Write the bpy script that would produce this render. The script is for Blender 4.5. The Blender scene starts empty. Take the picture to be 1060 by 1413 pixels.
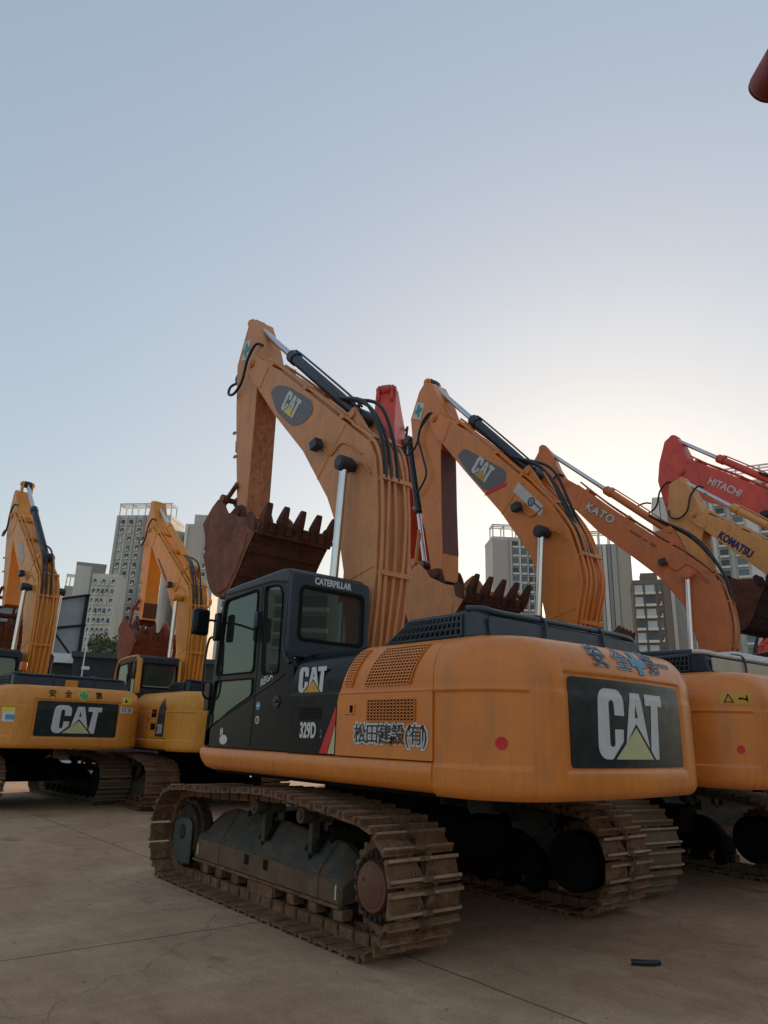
import bpy, bmesh, math, random
from mathutils import Vector, Matrix
random.seed(7)
R=math.radians
SC=bpy.context.scene
COL=SC.collection
# ------------------------------------------------------------------ materials
MATS={}
def _new(name):
    m=bpy.data.materials.new(name); m.use_nodes=True
    nt=m.node_tree; b=nt.nodes['Principled BSDF']; return m,nt,b
def N(nt,t,**k):
    n=nt.nodes.new(t)
    for a,v in k.items():
        if a in n.inputs.keys() if hasattr(n.inputs,'keys') else False: n.inputs[a].default_value=v
        else:
            try: setattr(n,a,v)
            except Exception: n.inputs[a].default_value=v
    return n
def rgb(c): return (c[0],c[1],c[2],1)
def mat(name,col,rough=.5,metal=0.0,var=.12,scale=3.0,dirt=None,dirt_amt=.35,bump=.0,coat=0.0,streak=False,spec=.5):
    """paint / metal with large soft colour variation, patches of dirt and small roughness changes"""
    if name in MATS: return MATS[name]
    m,nt,b=_new(name)
    tc=N(nt,'ShaderNodeTexCoord')
    n1=N(nt,'ShaderNodeTexNoise'); n1.inputs['Scale'].default_value=scale; n1.inputs['Detail'].default_value=8; n1.inputs['Roughness'].default_value=.62
    mp=N(nt,'ShaderNodeMapping')
    if streak: mp.inputs['Scale'].default_value=(1.3,1.3,.75)
    nt.links.new(tc.outputs['Object'],mp.inputs['Vector']); nt.links.new(mp.outputs['Vector'],n1.inputs['Vector'])
    cr=N(nt,'ShaderNodeValToRGB'); e=cr.color_ramp.elements
    e[0].position=.3; e[1].position=.72
    e[0].color=rgb([c*(1-var) for c in col]); e[1].color=rgb([min(1,c*(1+var)) for c in col])
    nt.links.new(n1.outputs['Fac'],cr.inputs['Fac'])
    out=cr.outputs['Color']
    if dirt is not None:
        n2=N(nt,'ShaderNodeTexNoise'); n2.inputs['Scale'].default_value=scale*2.7; n2.inputs['Detail'].default_value=12; n2.inputs['Roughness'].default_value=.7
        nt.links.new(mp.outputs['Vector'],n2.inputs['Vector'])
        c2=N(nt,'ShaderNodeValToRGB'); c2.color_ramp.elements[0].position=.48; c2.color_ramp.elements[1].position=.74
        c2.color_ramp.elements[0].color=(0,0,0,1); c2.color_ramp.elements[1].color=(dirt_amt,)*3+(1,)
        nt.links.new(n2.outputs['Fac'],c2.inputs['Fac'])
        mx=N(nt,'ShaderNodeMixRGB'); nt.links.new(c2.outputs['Color'],mx.inputs['Fac']); nt.links.new(out,mx.inputs['Color1']); mx.inputs['Color2'].default_value=rgb(dirt)
        out=mx.outputs['Color']
    if streak:
        # thin rain streaks and small chips
        m5=N(nt,'ShaderNodeMapping'); m5.inputs['Scale'].default_value=(9,9,.7); nt.links.new(tc.outputs['Object'],m5.inputs['Vector'])
        n5=N(nt,'ShaderNodeTexNoise'); n5.inputs['Scale'].default_value=1.6; n5.inputs['Detail'].default_value=6; n5.inputs['Roughness'].default_value=.6; nt.links.new(m5.outputs['Vector'],n5.inputs['Vector'])
        c5=N(nt,'ShaderNodeValToRGB'); c5.color_ramp.elements[0].position=.52; c5.color_ramp.elements[1].position=.78; c5.color_ramp.elements[0].color=(0,0,0,1); c5.color_ramp.elements[1].color=(.42,.42,.42,1); nt.links.new(n5.outputs['Fac'],c5.inputs['Fac'])
        x5=N(nt,'ShaderNodeMixRGB'); nt.links.new(c5.outputs['Color'],x5.inputs['Fac']); nt.links.new(out,x5.inputs['Color1']); x5.inputs['Color2'].default_value=rgb([col[0]*.42+.02,col[1]*.5+.02,col[2]*.8+.02])
        n6=N(nt,'ShaderNodeTexNoise'); n6.inputs['Scale'].default_value=17; n6.inputs['Detail'].default_value=9; n6.inputs['Roughness'].default_value=.75; n6.inputs['Distortion'].default_value=.8; nt.links.new(tc.outputs['Object'],n6.inputs['Vector'])
        c6=N(nt,'ShaderNodeValToRGB'); c6.color_ramp.elements[0].position=.665; c6.color_ramp.elements[1].position=.70; c6.color_ramp.elements[0].color=(0,0,0,1); c6.color_ramp.elements[1].color=(.75,.75,.75,1); nt.links.new(n6.outputs['Fac'],c6.inputs['Fac'])
        x6=N(nt,'ShaderNodeMixRGB'); nt.links.new(c6.outputs['Color'],x6.inputs['Fac']); nt.links.new(x5.outputs['Color'],x6.inputs['Color1']); x6.inputs['Color2'].default_value=(.09,.045,.025,1)
        out=x6.outputs['Color']
    nt.links.new(out,b.inputs['Base Color'])
    n3=N(nt,'ShaderNodeTexNoise'); n3.inputs['Scale'].default_value=scale*6; n3.inputs['Detail'].default_value=6
    nt.links.new(tc.outputs['Object'],n3.inputs['Vector'])
    mr=N(nt,'ShaderNodeMapRange'); mr.inputs['To Min'].default_value=max(.02,rough-.1); mr.inputs['To Max'].default_value=min(1,rough+.12)
    nt.links.new(n3.outputs['Fac'],mr.inputs['Value']); nt.links.new(mr.outputs['Result'],b.inputs['Roughness'])
    b.inputs['Metallic'].default_value=metal
    b.inputs['Specular IOR Level'].default_value=spec
    b.inputs['Coat Weight'].default_value=coat; b.inputs['Coat Roughness'].default_value=.12
    if bump:
        bp=N(nt,'ShaderNodeBump'); bp.inputs['Strength'].default_value=bump; bp.inputs['Distance'].default_value=.02
        nt.links.new(n3.outputs['Fac'],bp.inputs['Height']); nt.links.new(bp.outputs['Normal'],b.inputs['Normal'])
    MATS[name]=m; return m
def glass(name,tint,alpha=.42):
    if name in MATS: return MATS[name]
    m,nt,b=_new(name)
    nt.nodes.remove(b)
    out=nt.nodes['Material Output']
    tr=N(nt,'ShaderNodeBsdfTransparent'); tr.inputs['Color'].default_value=rgb(tint)
    gl=N(nt,'ShaderNodeBsdfGlossy'); gl.inputs['Roughness'].default_value=.015; gl.inputs['Color'].default_value=(.75,.95,.88,1)
    df=N(nt,'ShaderNodeBsdfDiffuse'); df.inputs['Color'].default_value=(.10,.12,.10,1)
    fr=N(nt,'ShaderNodeFresnel'); fr.inputs['IOR'].default_value=1.85
    m1=N(nt,'ShaderNodeMixShader'); m1.inputs['Fac'].default_value=alpha
    nt.links.new(tr.outputs[0],m1.inputs[1]); nt.links.new(df.outputs[0],m1.inputs[2])
    m2=N(nt,'ShaderNodeMixShader'); nt.links.new(fr.outputs[0],m2.inputs['Fac']); nt.links.new(m1.outputs[0],m2.inputs[1]); nt.links.new(gl.outputs[0],m2.inputs[2])
    nt.links.new(m2.outputs[0],out.inputs['Surface'])
    MATS[name]=m; return m
DUST=(.19,.13,.085)
OR1=mat('orange_paint',(.74,.222,.030),.4,var=.10,scale=1.3,dirt=(.36,.155,.06),dirt_amt=.45,coat=.18,streak=True)
OR2=mat('faded_orange_paint',(.66,.275,.10),.5,var=.10,scale=1.5,dirt=(.30,.15,.075),dirt_amt=.5,streak=True)
ORK=mat('reddish_orange_paint',(.64,.175,.045),.42,var=.1,scale=1.4,dirt=(.30,.10,.035),dirt_amt=.5,streak=True)
YL=mat('yellow_paint',(.74,.30,.030),.45,var=.12,scale=1.6,dirt=(.30,.15,.045),dirt_amt=.5,streak=True)
YO=mat('yellow_orange_paint',(.72,.27,.035),.42,var=.1,scale=1.6,dirt=(.34,.15,.04),dirt_amt=.45,streak=True)
YK=mat('warm_yellow_paint',(.74,.35,.10),.45,var=.1,scale=1.6,dirt=(.34,.16,.05),dirt_amt=.45,streak=True)
RD=mat('red_paint',(.70,.075,.045),.42,var=.15,scale=1.6,dirt=(.20,.03,.025),dirt_amt=.5,streak=True)
BK=mat('black_paint',(.006,.008,.010),.2,var=.2,scale=2,dirt=(.025,.022,.02),dirt_amt=.15,coat=.0,spec=.22)
BL=mat('blue_grey_plastic',(.020,.032,.046),.38,var=.2,scale=3,dirt=(.05,.05,.05),dirt_amt=.25,spec=.4)
HB=mat('hood_blue_grey',(.040,.060,.080),.4,var=.2,scale=3,dirt=(.08,.08,.08),dirt_amt=.25,spec=.45)
CY=mat('cylinder_blue_black',(.018,.028,.045),.38,var=.2,scale=4,dirt=(.1,.08,.06),dirt_amt=.25)
DK=mat('shade_and_trim_black',(.008,.008,.008),.8,var=.3,scale=5,spec=.15)  # near-black for rubber and seams; stands in for shade in openings and far undercarriage
PLT=mat('logo_plate_black',(.013,.022,.026),.3,var=.35,scale=1.8,dirt=(.10,.10,.06),dirt_amt=.4,coat=0,spec=.35)
CH=mat('chrome',(.62,.62,.63),.13,metal=1,var=.06,scale=6)
RU=mat('rusty_steel',(.125,.050,.032),.75,var=.4,scale=3.2,dirt=(.05,.022,.015),dirt_amt=.8,bump=.5,spec=.3)
RU2=mat('dusty_red_steel',(.20,.070,.042),.75,var=.35,scale=2.6,dirt=(.34,.17,.10),dirt_amt=.6,bump=.4,spec=.3)
TR=mat('track_steel',(.15,.074,.038),.78,var=.45,scale=4.5,dirt=(.30,.20,.115),dirt_amt=.8,bump=.5,spec=.3)
TRG=mat('grey_track_steel',(.16,.115,.07),.75,var=.3,scale=3,dirt=(.12,.08,.05),dirt_amt=.6,bump=.4,spec=.3)
FR=mat('frame_dark_paint',(.060,.062,.048),.65,var=.3,scale=2.2,dirt=(.17,.085,.045),dirt_amt=.95,bump=.3,spec=.25)
FRB=mat('dirty_wheel_iron',(.035,.027,.020),.75,var=.35,scale=6,dirt=(.11,.065,.035),dirt_amt=.9,bump=.4,spec=.2)
FG=mat('green_grey_frame_paint',(.050,.060,.052),.55,var=.3,scale=3,dirt=(.02,.075,.055),dirt_amt=.6,bump=.2)
CAPM=mat('drive_cap_rust',(.17,.062,.035),.6,var=.25,scale=4,dirt=(.10,.07,.045),dirt_amt=.6,bump=.2)
WORN=mat('worn_grouser_edge',(.36,.25,.16),.5,metal=.3,var=.3,scale=6,dirt=(.20,.12,.07),dirt_amt=.9)
HOSE=mat('rubber_hose',(.014,.014,.016),.45,var=.2,scale=8)
GYL=mat('pale_grey_decal',(.34,.38,.42),.5,var=.1,scale=4)
DKD=mat('charcoal_decal',(.035,.035,.045),.5,var=.1,scale=4)
WH=mat('white_decal',(.62,.62,.60),.5,var=.08,scale=5,dirt=(.35,.30,.25),dirt_amt=.3)
GYD=mat('grey_decal',(.135,.135,.145),.5,var=.1,scale=4)
YD=mat('yellow_decal',(.72,.60,.06),.5,var=.08,scale=5)
PYD=mat('pale_yellow_decal',(.55,.52,.27),.5,var=.1,scale=5)
AMB=mat('amber_decal',(.62,.31,.03),.5,var=.08,scale=5)
RDD=mat('red_decal',(.62,.012,.02),.45,var=.1,scale=5)
GRD=mat('green_decal',(.02,.34,.13),.5,var=.1,scale=5)
TEAL=mat('teal_decal',(.06,.28,.25),.5,var=.15,scale=5)
BLD=mat('blue_decal',(.03,.20,.42),.5,var=.1,scale=5)
CYD=mat('cyan_blue_decal',(.10,.28,.42),.5,var=.1,scale=5)
NVY=mat('navy_decal',(.012,.02,.12),.5,var=.1,scale=5)
CRM=mat('cream_panel',(.42,.38,.28),.4,var=.1,scale=3,dirt=(.2,.18,.14),dirt_amt=.4)
WHP=mat('white_paint',(.62,.60,.55),.45,var=.1,scale=3,dirt=(.3,.28,.24),dirt_amt=.4)
AMBL=mat('orange_lens',(.75,.16,.02),.3,var=.05)
SEAT=mat('seat_fabric',(.13,.135,.13),.85,var=.2,scale=8)
GL=glass('tinted_cab_glass',(.50,.86,.70),.24)
GLR=glass('rear_cab_glass',(.45,.60,.54),.38)
LENS=mat('lamp_lens_dark',(.05,.06,.08),.1,var=.1,coat=.6)
# ------------------------------------------------------------------ mesh helpers
def link(me,name,m,parent=None,smooth=True,bevel=0,seg=2,ang=35):
    o=bpy.data.objects.new(name,me); COL.objects.link(o)
    if m is not None: me.materials.append(m)
    if parent is not None: o.parent=parent
    if smooth:
        me.polygons.foreach_set('use_smooth',[True]*len(me.polygons))
        try: me.set_sharp_from_angle(angle=R(ang))
        except Exception: pass
    if bevel:
        b=o.modifiers.new('Bevel','BEVEL'); b.width=bevel; b.segments=seg; b.limit_method='ANGLE'; b.angle_limit=R(40); b.use_clamp_overlap=True
    return o
def from_bm(bm,name,m,parent=None,**k):
    bmesh.ops.recalc_face_normals(bm,faces=bm.faces)
    me=bpy.data.meshes.new(name); bm.to_mesh(me); bm.free()
    return link(me,name,m,parent,**k)
def bbox(bm,x0,x1,y0,y1,z0,z1,mtx=None):
    vs=[bm.verts.new((x,y,z)) for x in(x0,x1) for y in(y0,y1) for z in(z0,z1)]
    if mtx is not None:
        for v in vs: v.co=mtx@v.co
    for f in((0,1,3,2),(4,6,7,5),(0,4,5,1),(2,3,7,6),(0,2,6,4),(1,5,7,3)): bm.faces.new([vs[i] for i in f])
    return vs
def bprism(bm,poly,y0,y1):
    """extrude an (x,z) polygon along y"""
    a=[bm.verts.new((x,y0,z)) for x,z in poly]; b=[bm.verts.new((x,y1,z)) for x,z in poly]
    n=len(poly)
    bm.faces.new(a); bm.faces.new(b[::-1])
    for i in range(n): bm.faces.new((a[i],a[(i+1)%n],b[(i+1)%n],b[i]))
def bprismx(bm,poly,x0,x1):
    a=[bm.verts.new((x0,y,z)) for y,z in poly]; b=[bm.verts.new((x1,y,z)) for y,z in poly]
    n=len(poly)
    bm.faces.new(a); bm.faces.new(b[::-1])
    for i in range(n): bm.faces.new((a[i],a[(i+1)%n],b[(i+1)%n],b[i]))
def bcyl(bm,p0,p1,r0,r1=None,n=20,cap=True):
    r1=r0 if r1 is None else r1
    p0,p1=Vector(p0),Vector(p1); d=(p1-p0).normalized()
    u=d.orthogonal().normalized(); w=d.cross(u)
    A=[];B=[]
    for i in range(n):
        a=2*math.pi*i/n; e=u*math.cos(a)+w*math.sin(a)
        A.append(bm.verts.new(p0+e*r0)); B.append(bm.verts.new(p1+e*r1))
    for i in range(n): bm.faces.new((A[i],A[(i+1)%n],B[(i+1)%n],B[i]))
    if cap: bm.faces.new(A[::-1]); bm.faces.new(B)
def smoothpath(pts,k=6):
    pts=[Vector(p) for p in pts]
    if len(pts)<3: return pts
    out=[]
    P=[pts[0]*2-pts[1]]+pts+[pts[-1]*2-pts[-2]]
    for i in range(1,len(P)-2):
        for j in range(k):
            t=j/k; a,b,c,d=P[i-1],P[i],P[i+1],P[i+2]
            out.append(.5*((2*b)+(c-a)*t+(2*a-5*b+4*c-d)*t*t+(3*b-a-3*c+d)*t**3))
    out.append(pts[-1]); return out
def btube(bm,pts,r,n=8,k=5):
    pts=smoothpath(pts,k); rings=[]
    up=Vector((0,1,0)) if abs((pts[1]-pts[0]).normalized().y)<.9 else Vector((1,0,0))
    for i,p in enumerate(pts):
        d=(pts[min(i+1,len(pts)-1)]-pts[max(i-1,0)]).normalized()
        u=(up-d*up.dot(d))
        u=u.normalized() if u.length>1e-4 else d.orthogonal().normalized()
        w=d.cross(u); up=u
        rings.append([bm.verts.new(p+(u*math.cos(2*math.pi*j/n)+w*math.sin(2*math.pi*j/n))*r) for j in range(n)])
    for a,b in zip(rings,rings[1:]):
        for j in range(n): bm.faces.new((a[j],a[(j+1)%n],b[(j+1)%n],b[j]))
    bm.faces.new(rings[0][::-1]); bm.faces.new(rings[-1])
def tube(name,pts,r,m,parent,n=8,k=5):
    bm=bmesh.new(); btube(bm,pts,r,n,k); return from_bm(bm,name,m,parent,ang=60)
def prism(name,poly,y0,y1,m,parent,bevel=0,seg=2):
    bm=bmesh.new(); bprism(bm,poly,y0,y1); return from_bm(bm,name,m,parent,bevel=bevel,seg=seg)
def boxo(name,x0,x1,y0,y1,z0,z1,m,parent,bevel=0,seg=2,mtx=None):
    bm=bmesh.new(); bbox(bm,x0,x1,y0,y1,z0,z1,mtx); return from_bm(bm,name,m,parent,bevel=bevel,seg=seg)
def cylo(name,p0,p1,r,m,parent,r1=None,n=24,bevel=0):
    bm=bmesh.new(); bcyl(bm,p0,p1,r,r1,n); return from_bm(bm,name,m,parent,bevel=bevel)
def empty(name,loc=(0,0,0),rz=0,label=None,cat=None,group=None):
    o=bpy.data.objects.new(name,None); COL.objects.link(o); o.location=loc; o.rotation_euler=(0,0,R(rz)); o.empty_display_size=.3
    if label: o['label']=label
    if cat: o['category']=cat
    if group: o['group']=group
    return o
def tag(o,label,cat,group=None,kind=None):
    if label: o['label']=label
    if cat: o['category']=cat
    if group: o['group']=group
    if kind: o['kind']=kind
    return o
def _eval_curve(c,thick,bev):
    c.dimensions='2D'; c.fill_mode='BOTH'; c.extrude=max(thick/2-bev,.0001); c.bevel_depth=bev; c.bevel_resolution=1
    o=bpy.data.objects.new('tmp',c); COL.objects.link(o)
    bpy.context.view_layer.update()
    me=bpy.data.meshes.new_from_object(o.evaluated_get(bpy.context.evaluated_depsgraph_get()))
    bpy.data.objects.remove(o); bpy.data.curves.remove(c); return me
def plate(name,loops,fn,m,parent,thick=.006,bev=0,sub=0,smooth=False):
    """flat plate with holes: loops[0] outline, others holes; fn(u,v,w) puts it in space"""
    c=bpy.data.curves.new('c','CURVE'); c.dimensions='2D'
    for lp in loops:
        s=c.splines.new('POLY'); s.points.add(len(lp)-1)
        for i,(x,y) in enumerate(lp): s.points[i].co=(x,y,0,1)
        s.use_cyclic_u=True
    me=_eval_curve(c,thick,bev)
    return _mapped(me,name,fn,m,parent,sub,smooth)
def text(name,body,size,fn,m,parent,bold=0.0,thick=.004,spacing=1.0,sub=0,align='CENTER',xs=1.0,shear=0):
    c=bpy.data.curves.new('t','FONT'); c.body=body; c.size=size; c.offset=bold*size; c.space_character=spacing
    c.align_x=align; c.align_y='CENTER'; c.shear=shear; c.resolution_u=3
    me=_eval_curve(c,thick,0)
    if xs!=1.0:
        for v in me.vertices: v.co.x*=xs
    return _mapped(me,name,fn,m,parent,sub,False)
def _mapped(me,name,fn,m,parent,sub,smooth):
    me.materials.clear()
    if sub:
        bm=bmesh.new(); bm.from_mesh(me)
        for _ in range(6):
            es=[e for e in bm.edges if e.calc_length()>sub]
            if not es: break
            bmesh.ops.subdivide_edges(bm,edges=es,cuts=1); bmesh.ops.triangulate(bm,faces=bm.faces)
        bm.to_mesh(me); bm.free()
    for v in me.vertices: v.co=fn(v.co.x,v.co.y,v.co.z)
    bm=bmesh.new(); bm.from_mesh(me); bmesh.ops.remove_doubles(bm,verts=bm.verts,dist=1e-5); bmesh.ops.recalc_face_normals(bm,faces=bm.faces); bm.to_mesh(me); bm.free()
    return link(me,name,m,parent,smooth=smooth)
def side(x0,z0,y,rot=0,sx=1.0):
    """left (+y) face seen from outside: u runs to the rear"""
    c,s=math.cos(R(rot)),math.sin(R(rot))
    return lambda u,v,w:(x0-(u*sx*c-v*s),y+w,z0+u*sx*s+v*c)
def rearf(y0,z0,x,sx=1.0):
    return lambda u,v,w:(x-w,y0-u*sx,z0+v)
def rrect(x0,x1,y0,y1,r=.02,n=4):
    p=[]
    for cx,cy,a0 in((x1-r,y1-r,0),(x0+r,y1-r,90),(x0+r,y0+r,180),(x1-r,y0+r,270)):
        for i in range(n+1):
            a=R(a0+90*i/n); p.append((cx+r*math.cos(a),cy+r*math.sin(a)))
    return p
def rpoly(pts,r,n=4):
    """round the corners of a polygon"""
    out=[];k=len(pts)
    for i in range(k):
        p=Vector(pts[i]); a=Vector(pts[i-1]); b=Vector(pts[(i+1)%k])
        da=(a-p);db=(b-p); rr=min(r,da.length*.45,db.length*.45)
        A=p+da.normalized()*rr; B=p+db.normalized()*rr
        for j in range(n+1):
            t=j/n; q=A*(1-t)**2+p*2*t*(1-t)+B*t*t; out.append((q.x,q.y))
    return out
def circ(x,y,r,n=20): return [(x+r*math.cos(2*math.pi*i/n),y+r*math.sin(2*math.pi*i/n)) for i in range(n)]
# ------------------------------------------------------------------ the three-letter logo (unit height)
def arc(cx,cy,rx,ry,a0,a1,n=6): return [(cx+rx*math.cos(R(a0+(a1-a0)*i/n)),cy+ry*math.sin(R(a0+(a1-a0)*i/n))) for i in range(n+1)]
LOGO_C=[(.60,.62)]+arc(.42,.80,.18,.2,0,90)+arc(.20,.80,.18,.2,90,180)+arc(.17,.18,.18,.18,180,270)+[(.28,0),(.55,.25),(.57,.42),(.37,.42)]+arc(.30,.22,.06,.05,0,-180)+arc(.31,.78,.06,.06,180,0)+[(.38,.62)]
LOGO_A=[(.79,.97),(1.03,.97),(1.22,.16),(.89,.52),(.62,.22)]
LOGO_AH=[(.905,.80),(.955,.60),(.865,.60)]
LOGO_T=[(1.17,.80),(1.17,.97),(1.66,.97),(1.66,.80),(1.53,.80),(1.47,0),(1.37,0),(1.26,.13),(1.34,.80)]
LOGO_TR=[(.36,0),(.89,.45),(1.31,0)]
def joinloops(name,listofloops,fn,m,parent,thick,sub=0):
    c=bpy.data.curves.new('c','CURVE'); c.dimensions='2D'
    for lp in listofloops:
        s=c.splines.new('POLY'); s.points.add(len(lp)-1)
        for i,(x,y) in enumerate(lp): s.points[i].co=(x,y,0,1)
        s.use_cyclic_u=True
    return _mapped(_eval_curve(c,thick,0),name,fn,m,parent,sub,False)
def logo(fn,parent,tri,sx=1.0,size=.5,sub=0,white=None):
    f=lambda u,v,w: fn((u-.83)*size*sx,(v-.5)*size,w)
    joinloops('logo_letters',[LOGO_C,LOGO_A,LOGO_AH,LOGO_T],f,white or WH,parent,.004,sub*1.0)
    joinloops('logo_triangle',[LOGO_TR],f,tri,parent,.004,sub*1.0)
# ------------------------------------------------------------------ undercarriage
TRACK_CACHE={}
def track_path():
    """closed outer line of the shoe plates (x,z), counter-clockwise seen from +y side"""
    pts=[]
    rc=.445; xr,zr=-1.69,.475; xf,zf=1.80,.475
    for i in range(9): pts.append((1.62-(1.62+1.55)*i/8,.03))
    for i in range(13):
        a=R(-82-196*i/12+0); pts.append((xr+rc*math.cos(a),zr+rc*math.sin(a)))
    for x,z in((-1.45,.945),(-.95,.985),(-.35,1.02),(.1,1.01),(.6,.975),(1.1,.95),(1.5,.945)): pts.append((x,z))
    for i in range(13):
        a=R(82-164*i/12); pts.append((xf+rc*math.cos(a),zf+rc*math.sin(a)))
    return pts
def make_track_mesh(detail):
    key='t%d'%detail
    if key in TRACK_CACHE: return TRACK_CACHE[key]
    P=[Vector(p) for p in track_path()]; P.append(P[0])
    L=[0]
    for a,b in zip(P,P[1:]): L.append(L[-1]+(b-a).length)
    T=L[-1]; n=47; pitch=T/n
    def at(s):
        s%=T
        for i in range(len(P)-1):
            if L[i+1]>=s:
                t=(s-L[i])/(L[i+1]-L[i]); return P[i].lerp(P[i+1],t)
        return P[-1]
    bm=bmesh.new(); hw=.345
    random.seed(3)
    for k in range(n):
        s=k*pitch; a=at(s-pitch*.42); b=at(s+pitch*.42); c=(a+b)/2; t=(b-a).normalized(); nn=Vector((t.y,-t.x))
        cen=sum(P[:-1],Vector((0,0)))/(len(P)-1)
        if nn.dot(c-cen)<0: nn=-nn
        M=lambda u,y,w:(c.x+t.x*u+nn.x*w, y, c.y+t.y*u+nn.y*w)
        h=pitch*.44
        j=random.uniform(-.004,.004)
        # plate cross-section with two grousers (u along travel, w outward)
        sec=[(-h,-.006),(h-.004,-.010),(h+.004,.012),(h-.006,.050),(h-.028,.050),(h-.040,.008),(-h+.052,.006),(-h+.044,.044),(-h+.022,.044),(-h+.012,.006),(-h,.004)]
        if detail and k%1==0:
            # plate split round a triangular mud hole in the middle
            def strip(y0,y1):
                A=[bm.verts.new(M(u,y0+j,w)) for u,w in sec]; B=[bm.verts.new(M(u,y1+j,w)) for u,w in sec]
                bm.faces.new(A); bm.faces.new(B[::-1])
                for i in range(len(sec)):
                    f_=bm.faces.new((A[i],A[(i+1)%len(sec)],B[(i+1)%len(sec)],B[i]))
                    if i in(3,7): f_.material_index=1
            if True:
                strip(-hw,-.052); strip(.052,hw)
                for (u0,u1,w1) in((h-.034,h+.000,.048),(-h+.008,-h+.05,.042)):
                    vs=[bm.verts.new(M(u,y,w)) for u in(u0,u1) for y in(-.052,.052) for w in(-.006,w1)]
                    for f in((0,1,3,2),(4,6,7,5),(0,4,5,1),(2,3,7,6),(0,2,6,4),(1,5,7,3)): bm.faces.new([vs[i] for i in f])
                for sg in(-1,1):
                    q=[(-h+.045,sg*.052),(h-.035,sg*.052),(-h+.045,sg*.004)]
                    A=[bm.verts.new(M(u,y,.007)) for u,y in q]; B=[bm.verts.new(M(u,y,-.006)) for u,y in q]
                    bm.faces.new(A); bm.faces.new(B[::-1])
                    for i in range(3): bm.faces.new((A[i],A[(i+1)%3],B[(i+1)%3],B[i]))
            else:
                strip(-hw,hw)
            for y in(-.11,-.075,.075,.11):
                for u in(-.02,.045):
                    vs=[]
                    for du,dy in((-.011,-.011),(.011,-.011),(.011,.011),(-.011,.011)):
                        vs.append((bm.verts.new(M(u+du,y+dy,.005)),bm.verts.new(M(u+du,y+dy,.019))))
                    bm.faces.new([v[1] for v in vs])
                    for i in range(4): bm.faces.new((vs[i][0],vs[(i+1)%4][0],vs[(i+1)%4][1],vs[i][1]))
        else:
            A=[bm.verts.new(M(u,-hw,w)) for u,w in sec]; B=[bm.verts.new(M(u,hw,w)) for u,w in sec]
            bm.faces.new(A); bm.faces.new(B[::-1])
            for i in range(len(sec)):
                f_=bm.faces.new((A[i],A[(i+1)%len(sec)],B[(i+1)%len(sec)],B[i]))
                if i in(3,7): f_.material_index=1
        # chain links
        for sg in(-1,1):
            for dy,du in((0,0),(.028,.5)):
                y=sg*(.075+dy)
                vs=[bm.verts.new(M(u+du*pitch*.4,yy,w)) for u in(-h*1.02,h*.9) for yy in(y-.014,y+.014) for w in(-.085,-.004)]
                for f in((0,1,3,2),(4,6,7,5),(0,4,5,1),(2,3,7,6),(0,2,6,4),(1,5,7,3)): bm.faces.new([vs[i] for i in f])
        p0=M(h,-.12,-.05); p1=M(h,.12,-.05); bcyl(bm,p0,p1,.026,n=8)
    bmesh.ops.recalc_face_normals(bm,faces=bm.faces)
    me=bpy.data.meshes.new('track_chain'); bm.to_mesh(me); bm.free()
    TRACK_CACHE[key]=me; return me
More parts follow.
